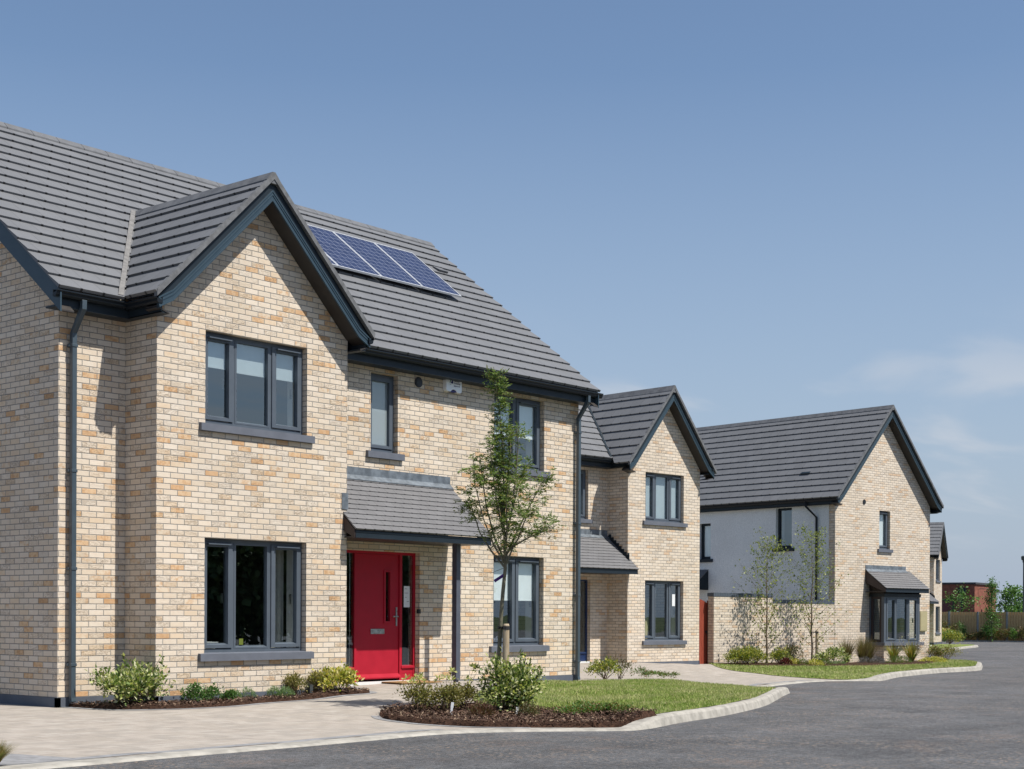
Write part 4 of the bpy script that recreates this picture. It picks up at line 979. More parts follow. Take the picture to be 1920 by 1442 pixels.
# ------------------------------------------------------------------ the second house type (bay at the right hand end)
def second_house(label, loc, rz, bw, door, zr, mb_, brick='brick2', paper=False, detail=True):
    h = thing('brick_house', label, 'house', loc, rz); d2 = .71; s = bw/3.385; a, b = U0*s, U1*s
    W0 = frame((0, 0, 0), (1, 0, 0), (0, -1, 0)); W1 = frame((0, d2, 0), (1, 0, 0), (0, -1, 0)); xl = -6.6; yb = 5.1; xc = bw/2
    wl = MB(); g = MB(); wall(g, W0, 0, bw, -.6, zr, [(a, b, .55, 2.1), (a, b, 3.63, 4.875)])
    for sgn in (-1, 1): g.clip((xc, 0, zr-.16), (sgn*mb_, 0, 1))
    wl.merge(g)
    dops = [(-1.62, -.62, 0, 2.1), (-1.31, -.71, 3.63, 4.88), (-4.6, -3.24, .55, 2.1), (-4.6, -3.24, 3.63, 4.875)]
    wall(wl, W1, xl, 0, -.6, 5.3, dops)
    wall(wl, frame((0, d2, 0), (0, -1, 0), (-1, 0, 0)), 0, d2, -.6, 5.3, uo=-d2)
    wall(wl, frame((bw, 0, 0), (0, 1, 0), (1, 0, 0)), 0, yb, -.6, 5.2, uo=bw)
    wall(wl, frame((xl, yb, 0), (0, -1, 0), (-1, 0, 0)), 0, yb-d2, -.6, 5.2)
    wall(wl, frame((bw, yb, 0), (-1, 0, 0), (0, 1, 0)), 0, bw-xl, -.6, 5.2)
    wl.build('wall', M[brick], h)
    pm = MB(); band(pm, [(0, d2), (0, 0), (bw, 0), (bw, yb)], -.6, 0); band(pm, [(xl, yb), (xl, d2), (-1.62, d2)], -.6, 0); band(pm, [(-.62, d2), (0, d2)], -.6, 0); pm.build('plinth', M['plinth'], h)
    interior(h, xl+.1, bw-.1, d2+.18, yb-.3, [(-.1, d2+.2)], mat='room_light')
    L3 = [(a, a+.555*s, 'c'), (a+.555*s, a+1.22*s, 'f'), (a+1.22*s, b, 'c')]
    w1 = window(h, W0, a, b, .55, 2.1, L3)
    window(h, W0, a, b, 3.63, 4.875, L3, blind=[(a+.03, b-.03, 3.72)], blind_m='blind_grey')
    window(h, W1, -1.31, -.71, 3.63, 4.88, [(-1.31, -.71, 'c')], vents=False, blind=[(-1.28, -.74, 3.7)])
    for z0, z1 in ((.55, 2.1), (3.63, 4.875)): window(h, W1, -4.6, -3.24, z0, z1, [(-4.6, -3.92, 'c'), (-3.92, -3.24, 'c')])
    if paper:
        q = MB(); q.wbox(W0, b-.36*s, b-.22*s, 1.45, 1.76, -.128, -.126); q.build('paper_notice', M['paper'], w1)
        q = MB(); q.hexa([W0(a+.40, .4, -.5), W0(a+.66, .4, -.5), W0(a+.66, .4, -.55), W0(a+.40, .4, -.55), W0(a+.72, 1.65, -.75), W0(a+1.02, 1.65, -.75), W0(a+1.02, 1.65, -.8), W0(a+.72, 1.65, -.8)]); q.build('leaning_board', M['cream'], h)
    front_door(h, W1, -1.62, -.62, 2.1, .10, door, (-1.56, -.99), (-1.30, -1.22, .9, 1.8))
    EYb, EZb = .36, 5.17; ryb = EYb+(zr-.02-EZb)/MS
    gable_roof(h, xc, xc+.30, zr, mb_, -.32, ryb+.2, clips=[((0, EYb, EZb+.02), (0, MS, -1)), ((0, ryb, 0), (0, 1, 0))], wallhalf=xc)
    main_roof(h, xl-.2, bw+.25, EYb, EZb, MS, ryb, bay=(xc, zr, mb_), valley='fascia')
    f = MB(); f.box((xl-.2, .45, 4.95), (-.10, .472, 5.12)); f.box((xl-.2, .472, 4.95), (0, d2, 4.97))
    for sgn, xe in ((-1, -.13), (1, bw+.13)):
        x0, x1 = sorted((xe, xe-sgn*.022)); f.box((x0, -.26, 4.95), (x1, .45 if sgn < 0 else yb, 5.12))
        x0, x1 = sorted((xe, 0 if sgn < 0 else bw)); f.box((x0, -.26, 4.951), (x1, d2 if sgn < 0 else yb, 4.965))
    f.build('fascia', M['fascia'], h)
    gm = MB(); gutter_run(gm, (xl-.25, .45, 5.145), (-.232, .45, 5.145), (0, -1, 0)); gutter_run(gm, (-.13, -.30, 5.144), (-.13, .445, 5.144), (-1, 0, 0)); gutter_run(gm, (bw+.13, yb, 5.144), (bw+.13, -.32, 5.144), (1, 0, 0)); gm.build('gutter', M['gutter'], h)
    c = canopy(h, -3.3, .09, d2, -.30, 3.22, 2.36, flash=(0, .10), post=(-2.9, .1, 0.0))
    st = MB()
    for k in range(8):   # stepped lead up the cheek of the bay
        y0 = .66-k*.09; z = 3.17-(.66-y0)*.85
        st.box((-.012, y0-.09, z-.09), (0, y0, z+.10))
    st.box((-.012, -.012, 2.52), (.05, 0, 2.78)); st.build('lead_flashing', M['fascia'], h)
    return h
H2 = second_house('buff brick house with a dark blue door, right behind the red door house', (18.986, 6.18, -.111), -.107, 2.85, 'navy', 7.10, 1.2, paper=True)
H4 = second_house('farthest buff brick house, mostly hidden behind the grey rendered gable house', (70.48, 21.443, -.391), .289, 3.385, 'navy', 7.05, .99)

# ------------------------------------------------------------------ the gable house with grey rendered side and box bay
H3 = thing('brick_house', 'house with a buff brick gable, box bay window and grey rendered side wall', 'house', (29.817, 6.146, -.38), -.133)
GW, GL = 5.264, 11.0; xc = GW/2; W0 = frame((0, 0, 0), (1, 0, 0), (0, -1, 0)); Ws = frame((0, GL, 0), (0, -1, 0), (-1, 0, 0))
wl = MB(); g = MB(); wall(g, W0, 0, GW, -.6, 8.2, [(2.355, 2.955, 3.63, 4.85), (1.98, 3.70, .55, 2.16)])
for sgn in (-1, 1): g.clip((xc, 0, 8.02), (sgn*1.04, 0, 1))
wl.merge(g); wall(wl, frame((0, .23, 0), (0, -1, 0), (-1, 0, 0)), 0, .23, -.6, 5.3, uo=-.23)
wall(wl, frame((GW, 0, 0), (0, 1, 0), (1, 0, 0)), 0, GL, -.6, 5.2, uo=GW); g = MB(); wall(g, frame((GW, GL, 0), (-1, 0, 0), (0, 1, 0)), 0, GW, -.6, 8.2)
for sgn in (-1, 1): g.clip((xc, 0, 8.02), (sgn*1.04, 0, 1))
wl.merge(g); wl.build('wall', M['brick2'], H3)
sw = MB(); Wr = frame((-.012, GL, 0), (0, -1, 0), (-1, 0, 0))
wall(sw, Wr, 0, GL-.23, -.6, 5.2, [(GL-2.27, GL-1.64, 3.63, 4.91), (GL-5.47, GL-4.97, 3.36, 4.55)], rev=.12)
sw.face([(-.012, .23, -.6), (0, .23, -.6), (0, .23, 5.2), (-.012, .23, 5.2)]); sw.build('rendered_wall', M['render'], H3)
pm = MB(); band(pm, [(0, GL), (0, 0), (GW, 0), (GW, GL)], -.6, 0); pm.build('plinth', M['plinth'], H3)
interior(H3, .2, GW-.1, .3, 3.5, [], mat='room_light')
window(H3, W0, 2.355, 2.955, 3.63, 4.85, [(2.355, 2.955, 'c')], blind=[(2.4, 2.93, 3.72)])
window(H3, Wr, GL-2.27, GL-1.64, 3.63, 4.91, [(GL-2.27, GL-1.64, 'f')], sill_m='fascia', frame_m='fascia', rec=.12)
window(H3, Wr, GL-5.47, GL-4.97, 3.36, 4.55, [(GL-5.47, GL-4.97, 'f')], sill_m='fascia', frame_m='fascia', rec=.12, blind=[(GL-5.44, GL-5.1, 3.45)])
gr3, ze3 = gable_roof(H3, xc, xc+.30, 8.17, 1.04, -.32, GL+.2, wallhalf=xc)
f = MB(); gm = MB()
for sgn, xe in ((-1, -.17), (1, GW+.17)):
    x0, x1 = sorted((xe, xe-sgn*.022)); f.box((x0, -.26, 4.92), (x1, GL+.1, 5.10))
    x0, x1 = sorted((xe, 0 if sgn < 0 else GW)); f.box((x0, -.26, 4.921), (x1, GL+.1, 4.935))
gutter_run(gm, (-.17, -.3, 5.115), (-.17, GL+.2, 5.115), (-1, 0, 0)); gutter_run(gm, (GW+.17, GL+.2, 5.115), (GW+.17, -.3, 5.115), (1, 0, 0))
f.build('fascia', M['fascia'], H3); gm.build('gutter', M['gutter'], H3)
m = MB(); m.tube([(-.23, .95, 5.06), (-.23, .95, 4.9), (-.06, .66, 4.55), (-.06, .66, -.1)], .036, 10); m.build('downpipe', M['gutter'], H3)
m = MB(); disc(m, (1.515, 5.08), .075, 0, -.02); m.build('wall_vent', M['black'], H3)
m = MB(); m.box((4.615, -.07, 1.0), (5.03, -.001, 1.65)); mo = m.build('meter_box', M['cream'], H3, bevel=0.012)
m = MB(); m.box((4.64, -.076, 1.03), (5.005, -.07, 1.62)); m.build('meter_box_door', M['cream'], mo, bevel=0.004)
m = MB(); upx = V((-1.04, 0, 1)).normalized()
k = 1.35; zc_ = 5.05+1.04*.55
m.hexa([(-.30+.82, k, 5.05+1.04*.82+.02), (-.30+.82, k+.35, 5.05+1.04*.82+.02), (-.30+1.0, k+.35, 5.05+1.04*1.0+.02), (-.30+1.0, k, 5.05+1.04*1.0+.02), (-.34+.82, k, 5.05+1.04*.82+.11), (-.34+.82, k+.35, 5.05+1.04*.82+.11), (-.30+1.0, k+.35, 5.05+1.04*1.0+.05), (-.30+1.0, k, 5.05+1.04*1.0+.05)])
m.build('tile_vent', M['fascia'], gr3)
# lean-to over the side door
m = MB(); slope(m, (-.75, 7.4, 2.47), (-.75, 5.05, 2.47), (.75, 0, .55), .93, .117, .014); lt = m.build('porch_canopy', M['tile_small'], H3)
m = MB(); m.box((-.72, 5.07, 2.33), (-.70, 7.38, 2.46)); m.hexa([(-.72, 5.06, 2.33), (0, 5.06, 2.33), (0, 5.09, 2.33), (-.72, 5.09, 2.33), (-.72, 5.06, 2.46), (0, 5.06, 2.98), (0, 5.09, 2.98), (-.72, 5.09, 2.46)]); m.build('fascia', M['fascia'], lt)
# box bay: brick base, sill, corner posts, glazed front and cheeks, tiled lean-to roof
bx0, bx1, by = 1.83, 3.83, -.55
bay_ = MB()
wall(bay_, frame((0, by, 0), (1, 0, 0), (0, -1, 0)), bx0, bx1, -.6, .56); wall(bay_, frame((bx0, 0, 0), (0, -1, 0), (-1, 0, 0)), 0, -by, -.6, .56); wall(bay_, frame((bx1, by, 0), (0, 1, 0), (1, 0, 0)), 0, -by, -.6, .56)
bo = bay_.build('bay_window', M['brick2'], H3)
m = MB(); m.box((bx0-.11, by-.10, .56), (bx1+.11, -.002, .66)); m.build('sill', M['sill'], bo, bevel=0.006)
m = MB(); Wf = frame((0, by, 0), (1, 0, 0), (0, -1, 0)); Wl = frame((bx0, 0, 0), (0, -1, 0), (-1, 0, 0)); Wrr = frame((bx1, by, 0), (0, 1, 0), (1, 0, 0))
for x in (bx0, bx1-.10): m.box((x, by, .66), (x+.10, by+.10, 2.10))
m.box((bx0, -.06, .66), (bx0+.07, -.002, 2.10)); m.box((bx1-.07, -.06, .66), (bx1, -.002, 2.10)); m.build('corner_post', M['frame'], bo)
w_ = bx1-bx0-.2
window(H3, Wf, bx0+.10, bx1-.10, .66, 2.10, [(bx0+.1, bx0+.1+w_*.31, 'c'), (bx0+.1+w_*.31, bx0+.1+w_*.68, 'f'), (bx0+.1+w_*.68, bx1-.1, 'c')], rec=.012, sill=False, vents=False, lining=False, name='window_frame')
for Wx in (Wl, Wrr): window(H3, Wx, .06, .45, .66, 2.10, [(.06, .45, 'f')], rec=.012, sill=False, vents=False, lining=False, name='window_frame', frame_m='dark_wood')
m = MB(); m.box((bx0-.02, by-.03, 2.10), (bx1+.02, -.002, 2.20)); m.build('head_board', M['fascia'], bo)
m = MB()
for x in (bx0-.005, bx1-.015):
    for k in range(6):
        y0 = -.002-k*.09; y1 = y0-.084; m.hexa([(x, y1, 2.2), (x+.02, y1, 2.2), (x+.02, y0, 2.2), (x, y0, 2.2), (x, y1, 2.93+.85*y1), (x+.02, y1, 2.93+.85*y1), (x+.02, y0, 2.93+.85*y0), (x, y0, 2.93+.85*y0)])
m.build('cheek_boards', M['dark_wood'], bo)
m = MB(); wl_ = MB()
cb = canopy(H3, 1.60, 4.05, 0.0, -.78, 2.95, 2.36, flash=(0, .20), sidecol='dark_wood')
# ------------------------------------------------------------------ ground, road, kerbs, lawns, beds
gnd = MB(); gnd.face([(-2500, -2500, -1.6), (2500, -2500, -1.6), (2500, 2500, -1.6), (-2500, 2500, -1.6)]); o = gnd.build('ground', M['field']); o['kind'] = 'structure'
rd = MB()
for xa, xb in ((-70, -10), (-10, 40), (40, 180)): rd.face([(xa, -90, road_z(xa)), (xb, -90, road_z(xb)), (xb, 80, road_z(xb)), (xa, 80, road_z(xa))])
o = rd.build('road', M['asphalt']); o['kind'] = 'structure'

def kerb(path, parent=None):
    """path: (x, y, height, width) of the outer foot; garden on the left hand side"""
    pts = smooth_line([(p[0], p[1], p[2]) for p in path], 8); ws = smooth_line([(p[0], p[1], p[3]) for p in path], 8)
    bm = bmesh.new(); rings = []; n = len(pts)
    for i, p in enumerate(pts):
        d = pts[min(i+1, n-1)]-pts[max(i-1, 0)]; d.z = 0; d.normalize(); N = V((-d.y, d.x, 0)); z = road_z(p.x); h = max(p.z, 0.004); w = ws[i].z
        b = V((p.x, p.y, 0)); j = 0.002*math.sin(i*2.3); r = min(.03, h*.5)
        prof = [(-.004, -.1), (-.002, 0.001), (.012+.12*h, h-r+j), (.030+.12*h, h-r*.3+j), (.055+.12*h, h+j), (w, h+j), (w, -.1)]
        rings.append([bm.verts.new(b+N*x+V((0, 0, z+y))) for x, y in prof])
    for A, B in zip(rings, rings[1:]):
        for k in range(len(A)-1): bm.faces.new((A[k], B[k], B[k+1], A[k+1]))
    bm.faces.new(rings[0]); bm.faces.new(rings[-1][::-1])
    me = bpy.data.meshes.new('kerb'); bm.to_mesh(me); bm.free()
    o = link_mesh('kerb', me, M['concrete']); o['kind'] = 'structure'; return pts
F = .022
k1 = [(-12, -5.75, F, .27), (-8, -5.68, F, .27), (-5.16, -5.57, F, .27), (-3.84, -5.45, F, .27), (-2.4, -5.35, F, .27), (-1.22, -5.24, F, .27), (-.2, -5.13, F, .28), (.5, -5.28, F, .30), (1.1, -5.62, F, .29), (1.6, -5.98, F, .24), (1.95, -6.17, F+.005, .20),
      (2.35, -6.13, .075, .20), (2.8, -6.0, .118, .19), (3.67, -5.73, .122, .17), (5.24, -5.34, .122, .17), (7.5, -4.55, .122, .17), (9.2, -3.78, .122, .17), (10.79, -3.01, .122, .17), (11.8, -2.55, .118, .17), (12.2, -2.34, .075, .19), (12.5, -2.05, .03, .22), (12.9, -1.65, F, .26), (13.6, -1.1, F, .27), (14.56, -.62, F, .27), (16.5, -.12, F, .27), (18.0, .05, F, .27), (18.75, -.28, F+.003, .24),
      (19.2, -.55, .075, .2), (19.7, -.50, .118, .19), (21.0, -.05, .122, .18), (22.76, .47, .122, .18), (26.42, 1.20, .122, .18), (28.97, 1.42, .122, .18), (30.4, 1.72, .122, .18), (31.6, 2.2, .122, .18), (33.8, 3.1, .122, .18), (35.9, 4.05, .122, .18), (37.3, 5.2, .122, .18), (37.9, 6.8, .122, .18), (37.6, 10, .122, .18), (37, 16, .122, .18)]
k1p = kerb(k1)
def inner(path, extra=0.0):
    pts = smooth_line([(p[0], p[1], p[3]) for p in path], 8); out = []; n = len(pts)
    for i, p in enumerate(pts):
        d = pts[min(i+1, n-1)]-pts[max(i-1, 0)]; d.z = 0; d.normalize(); out.append((p.x-d.y*(p.z+extra), p.y+d.x*(p.z+extra)))
    return out
in1 = inner(k1, -.01)
sheet('driveway', inner(k1, -.06)+[(37, 22), (-12, 22)], 0.0, M['paver'], step=.3)
# grey sett strip along the dropped kerb
def idx(x0, x1, pts): return [p for p in pts if x0 <= p[0] <= x1]
a = idx(-12, .3, in1); b = idx(-12, .35, inner(k1, .15)); sheet('sett_strip', a+b[::-1], .004, M['sett'])
a = idx(12.9, 18.2, in1); b = idx(12.8, 18.2, inner(k1, .14)); sheet('sett_strip', a+b[::-1], .004, M['sett'])
k4 = [(46, 11.5, .1, .2), (50, 13.0, .11, .2), (54.2, 14.0, .11, .2), (60, 15.8, .11, .2), (66.5, 17.7, .11, .2), (71, 19.0, .11, .22), (73.9, 20.3, .09, .25), (74.3, 21.2, .09, .25), (73.5, 23, .08, .25), (76, 26.5, .08, .2), (82, 28.5, .08, .2), (89, 31.0, .08, .2)]
kerb(k4)
in4 = inner(k4, -.01)
sheet('lawn', in4+[(89, 48), (44, 48), (44, 13)], 0.02, M['lawn'], zf=lambda x, y: road_z(x)+.09, step=3)
m = MB()
for i in range(14):
    t0 = -3+i*1.1; fx, fy = 93.2+.166*t0, 31.4-.986*t0
    m.hexa([(fx-.1, fy, -.9), (fx-.1+.18, fy-1.09, -.9), (fx+.3, fy-1.09, -.9), (fx+.1, fy, -.9), (fx-.1, fy, road_z(fx)+.1), (fx+.08, fy-1.09, road_z(fx)+.1), (fx+.3, fy-1.09, road_z(fx)+.1), (fx+.1, fy, road_z(fx)+.1)])
o = m.build('kerb', M['concrete']); o['kind'] = 'structure'
sheet('planting_strip', [(93.3, 36), (94.4, 36), (96.2, 20), (95.2, 20)], .08, M['soil'], zf=lambda x, y: road_z(x), step=2)

bedA = [(p.x, p.y) for p in smooth_line([(-.86, .70), (-.83, .25), (-.77, -.05), (-.61, -.38), (-.26, -.70), (.2, -.78), (.69, -.77), (1.29, -.66), (2.1, -.56), (2.75, -.58), (3.3, -.52), (3.52, -.33), (3.62, .05), (3.80, .40), (3.9, .70)], 5)]
bedB = [(p.x, p.y) for p in smooth_line([(1.16, -2.95), (.92, -3.3), (.80, -3.75), (.75, -4.25), (.85, -4.80), (1.25, -5.27), (1.7, -5.70), (2.08, -5.93), (2.5, -5.93), (2.95, -5.83), (3.0, -5.4), (2.85, -4.8), (2.95, -4.1), (3.2, -3.4), (3.05, -2.85), (2.6, -2.55), (2.05, -2.46), (1.55, -2.6)], 5, True)]
def ribbon(pts, w, closed=True):
    n = len(pts); out = []
    for i in range(n):
        p, q = V((*pts[i-1], 0)) if (closed or i > 0) else V((*pts[i], 0)), V((*pts[(i+1) % n], 0)) if (closed or i+1 < n) else V((*pts[i], 0))
        d = (q-p).normalized(); out.append((pts[i][0]+d.y*w, pts[i][1]-d.x*w))
    return out
for bd, cl in ((bedA, False), (bedB[:26], False)):
    bm = bmesh.new(); O = ribbon(bd, .11, cl); I = ribbon(bd, -.03, cl)
    va = [bm.verts.new((*p, gz(*p)+.0045)) for p in O]; vb = [bm.verts.new((*p, gz(*p)+.0045)) for p in I]
    for i in range(len(va)-1): bm.faces.new((va[i], va[i+1], vb[i+1], vb[i]))
    me = bpy.data.meshes.new('sett_border'); bm.to_mesh(me); bm.free(); o = link_mesh('sett_border', me, M['sett']); o['kind'] = 'structure'
lawnB = [(3.12, -2.83), (3.6, -2.3), (4.5, -1.61), (5.7, -1.1), (6.99, -.68), (8.3, -.1), (9.67, .48), (11.81, .45), (12.9, .55), (13.6, .35), (13.7, -.2), (13.3, -.9), (12.75, -1.45), (12.3, -1.95)]+[p for p in in1[::-1] if 2.85 < p[0] < 12.1 and p[1] < -1.9]+[(2.85, -4.8), (2.95, -4.1), (3.2, -3.4)]
sheet('lawn', lawnB, .012, M['lawn'], step=.3)
bedC = [(24.3, 7.2), (23.6, 6.55), (24.0, 5.6), (24.26, 4.88), (25.2, 4.15), (26.5, 3.45), (28.5, 3.35), (30.3, 3.45), (31.5, 3.7), (33.2, 4.35), (34.4, 4.7), (35.6, 5.0), (36.2, 5.7), (35.3, 6.2), (30, 6.6), (26, 7.3)]
lawnC = [(24.2, 7.1), (22.4, 5.9), (20.6, 4.5), (19.7, 3.3), (19.15, 2.1), (18.85, 1.05), (18.65, .3), (18.7, .02)]+[p for p in in1 if p[0] > 18.8 and p[1] < 16 and p[0] > 18.8]+[(33, 16), (35.5, 8), (35.6, 6), (30, 5.5), (26, 6), (24.3, 7.0)]
sheet('lawn', lawnC, .010, M['lawn'], step=.3)
sheet('mulch_bed', bedA, .010, M['mulch'], step=.12, skirt=.08, mound=lambda x, y: .025+.02*math.sin(x*7)*math.cos(y*9))
sheet('mulch_bed', bedB, .006, M['mulch'], step=.12, skirt=.08, mound=lambda x, y: .04+.025*math.sin(x*6+1)*math.cos(y*7))
sheet('mulch_bed', bedC, .022, M['mulch'], step=.35, mound=lambda x, y: .03)
sheet('paving_slab', [(-6.6, -4.1), (-4.75, -4.4), (-4.6, -5.15), (-4.9, -5.25), (-6.6, -5.3)], .006, M['sett'])

def blades(name, pts, n, h, w, mat, zf, dz=.0, lab='grass', edge=0):
    rg = random.Random(3); g = np.random.default_rng(5); P = scatter(pts, n, rg)
    z = np.array([zf(x, y) for x, y in P])+dz; c = np.column_stack([np.array(P), z]); N = len(P)
    ang = g.uniform(0, 2*math.pi, N); hh = h*g.uniform(.55, 1.3, N); ww = w*g.uniform(.7, 1.3, N); lean = g.normal(0, .45, (N, 2))
    s = np.column_stack([np.cos(ang), np.sin(ang), np.zeros(N)])*ww[:, None]/2
    tip = c+np.column_stack([lean*hh[:, None], hh])
    v = np.stack([c-s, c+s, tip], axis=1).reshape(-1, 3)
    o = poly_mesh(name, v, 3, mat); o['kind'] = 'stuff'; o['label'] = lab; o['category'] = 'grass'; return o
# coarse lookup so that thousands of blades do not each need the full ground interpolation
class ZGrid:
    def __init__(s, x0, y0, x1, y1, st=.25):
        s.x0, s.y0, s.st = x0, y0, st; s.nx = int((x1-x0)/st)+2; s.ny = int((y1-y0)/st)+2
        s.z = [[gz(x0+i*st, y0+j*st) for j in range(s.ny)] for i in range(s.nx)]
    def __call__(s, x, y):
        fx, fy = (x-s.x0)/s.st, (y-s.y0)/s.st; i, j = min(max(int(fx), 0), s.nx-2), min(max(int(fy), 0), s.ny-2); a, b = fx-i, fy-j
        return (s.z[i][j]*(1-a)+s.z[i+1][j]*a)*(1-b)+(s.z[i][j+1]*(1-a)+s.z[i+1][j+1]*a)*b
zB = ZGrid(0, -6.5, 14.5, 1.5); zC = ZGrid(18, -1, 38, 16.5, .5)
blades('grass', lawnB, 60000, .034, .011, M['blade'], zB, .010, 'mown grass of the front lawn beside the red door house')
lawnC_near = [p for p in lawnC if p[1] < 8.5]+[(37.8, 8.5), (35.4, 8.4)]
blades('grass', lawnC, 42000, .042, .02, M['blade'], zC, .008, 'mown grass in front of the grey rendered house')
def chips(pts, n, zf, seed, dz):
    rg = random.Random(seed); g = np.random.default_rng(seed); P = np.array(scatter(pts, n, rg)); N = len(P)
    c = np.column_stack([P, np.array([zf(*p) for p in P])+dz+g.uniform(0, .03, N)])
    a = g.uniform(0, 6.28, N); u = np.column_stack([np.cos(a), np.sin(a), g.normal(0, .35, N)])*(g.uniform(.012, .042, N)/2)[:, None]
    v = np.column_stack([-np.sin(a), np.cos(a), g.normal(0, .5, N)])*(g.uniform(.006, .016, N)/2)[:, None]
    o = poly_mesh('bark_chips', np.stack([c-u-v, c+u-v*.6, c+u*.9+v, c-u*.8+v], axis=1).reshape(-1, 3), 4, M['chip']); tag(o, None, 'bark chips', None, 'stuff'); return o
chips(bedA, 7000, gz, 2, .04)['label'] = 'loose bark mulch in the bed under the bay windows'
chips(bedB, 9000, zB, 4, .06)['label'] = 'loose bark mulch in the bed beside the road'

# ------------------------------------------------------------------ plants
def stems(name, base, tips, r, mat, parent, bend=.25, seed=1):
    rg = random.Random(seed); m = MB()
    for t in tips:
        b = V(base)+V((rg.uniform(-.03, .03), rg.uniform(-.03, .03), 0)); t = V(t); mid = b.lerp(t, .5)+V((rg.uniform(-1, 1), rg.uniform(-1, 1), .3))*bend*(t-b).length*.2
        m.tube([b, mid, t], [r, r*.75, r*.4], 5)
    return m.build(name, mat, parent)
def shrub(name, label, cat, x, y, w, h, mat, n, ll, lw, group=None, clumps=14, seed=1, spikes=(), base=.0, z=None, tops=None, stem=True, flat=.5, depth=None):
    g = np.random.default_rng(seed); zz = (gz(x, y) if z is None else z)+.03
    root = thing(name, label, cat, (x, y, zz), 0, group); cl = []; dp = depth or w
    for i in range(clumps):
        a = g.uniform(0, 2*math.pi); e = math.acos(g.uniform(-.35, 1)); rr = g.uniform(.45, 1.05)
        cl.append((math.cos(a)*math.sin(e)*w/2*rr, math.sin(a)*math.sin(e)*dp/2*rr, base+(h-base)*(.42+.5*math.cos(e)*rr)))
    cl = np.array(cl); k = g.integers(0, len(cl), n); sg = np.array([w*.13, dp*.13, h*.13])
    n = int(n*2.0); k = g.integers(0, len(cl), n)
    c = cl[k]+g.normal(0, 1, (n, 3))*sg*1.0; c[:, 2] = np.clip(c[:, 2], .015, None)
    dirs = (c-np.array([0, 0, h*.25]))/np.array([w, dp, h]); dirs /= np.linalg.norm(dirs, axis=1)[:, None]+1e-6; dirs[:, 2] += .35
    for sx, sy, sz, cnt in spikes:   # upright shoots that stick out of the top
        t = g.random(cnt); cc = np.column_stack([np.full(cnt, sx), np.full(cnt, sy), h*.6+(sz-h*.6)*t])+g.normal(0, .012, (cnt, 3))
        c = np.vstack([c, cc]); dd = g.normal(0, .6, (cnt, 3)); dd[:, 2] = .8; dirs = np.vstack([dirs, dd])
    leaves('foliage', c, dirs, ll, lw*1.25, mat, root, g, .2, .75)
    if stem: stems('stem', (0, 0, -.05), list(cl)+[(s[0], s[1], s[2]) for s in spikes], .006 if h > .3 else .004, M['twig'], root, seed=seed)
    if tops is not None:
        tm, pts, r, cnt = tops; cc = []; dd = []; tip = []
        for px, py, pz in pts:
            q = g.normal(0, 1, (cnt, 3)); q /= np.linalg.norm(q, axis=1)[:, None]; q[:, 2] = np.abs(q[:, 2]); cc.append(np.array([px, py, pz])+q*r*.4); dd.append(q); tip.append((px, py, pz))
        [leaves('flower_head', c1, d1, r*1.1, r*.5, tm, root, g) for c1, d1 in zip(cc, dd)]; stems('flower_stem', (0, 0, h*.4), tip, .004, M['twig'], root, seed=seed+1)
    return root
def dome(name, label, cat, x, y, w, h, mat, n, ll, lw, group=None, seed=1, z=None):
    g = np.random.default_rng(seed); zz = (gz(x, y) if z is None else z)+.03
    q = g.normal(0, 1, (n, 3)); q /= np.linalg.norm(q, axis=1)[:, None]; q[:, 2] = np.abs(q[:, 2]); r = g.uniform(.65, 1.0, n)[:, None]*(1+.12*np.sin(q[:, :1]*9+seed)*np.cos(q[:, 1:2]*8))
    c = q*r*np.array([w/2, w/2, h*.85])
    o = leaves(name, c, q+np.array([0, 0, .6]), ll, lw, mat, None, g); o.location = (x, y, zz); tag(o, label, cat, group); return o
def spiky(name, label, cat, x, y, w, h, mat, n, lw, group=None, seed=1, arch=.5):
    g = random.Random(seed); vs_ = []
    for i in range(n):
        a = g.uniform(0, 6.283); l = h*g.uniform(.65, 1.1); o = g.uniform(.15, 1)*w/2; b = V((math.cos(a)*.03, math.sin(a)*.03, 0)); s = V((-math.sin(a), math.cos(a), 0))*lw/2; d = V((math.cos(a), math.sin(a), 0)); pts = []
        for k in range(4):
            t = k/3; pts.append(b+d*(o*t**1.4)+V((0, 0, l*t*(1-arch*.45*t*o/(w/2)))))
        for k in range(3):
            w0, w1 = 1-k/3.2, 1-(k+1)/3.2; vs_ += [pts[k]-s*w0, pts[k]+s*w0, pts[k+1]+s*w1, pts[k+1]-s*w1]
    o = poly_mesh(name, np.array([tuple(v) for v in vs_]), 4, mat); o.location = (x, y, gz(x, y)+.03); tag(o, label, cat, group); return o

# bed under the bay windows
shrub('variegated_shrub', 'wide cream and green variegated shrub in front of the inner corner left of the bay', 'shrub', -.40, .0, .80, .50, M['l_varieg'], 1500, .062, .027, 'variegated shrubs', 22, 11, spikes=[(.0, .12, .64, 24), (.34, -.22, .64, 28), (-.34, .16, .47, 20)], base=.05, depth=.6)
shrub('box_shrub', 'small dark green shrub nearest the variegated shrub below the bay window', 'shrub', .43, -.22, .25, .24, M['l_green'], 420, .030, .017, 'small green shrubs under the bay window', 12, 12)
shrub('box_shrub', 'loose dark green shrub behind the first small green one below the bay window', 'shrub', .80, -.10, .26, .20, M['l_green'], 300, .030, .017, 'small green shrubs under the bay window', 12, 13)
shrub('box_shrub', 'low dark green shrub beside the first pale green dome below the bay window', 'shrub', .98, -.25, .20, .15, M['l_green'], 240, .030, .017, 'small green shrubs under the bay window', 9, 14)
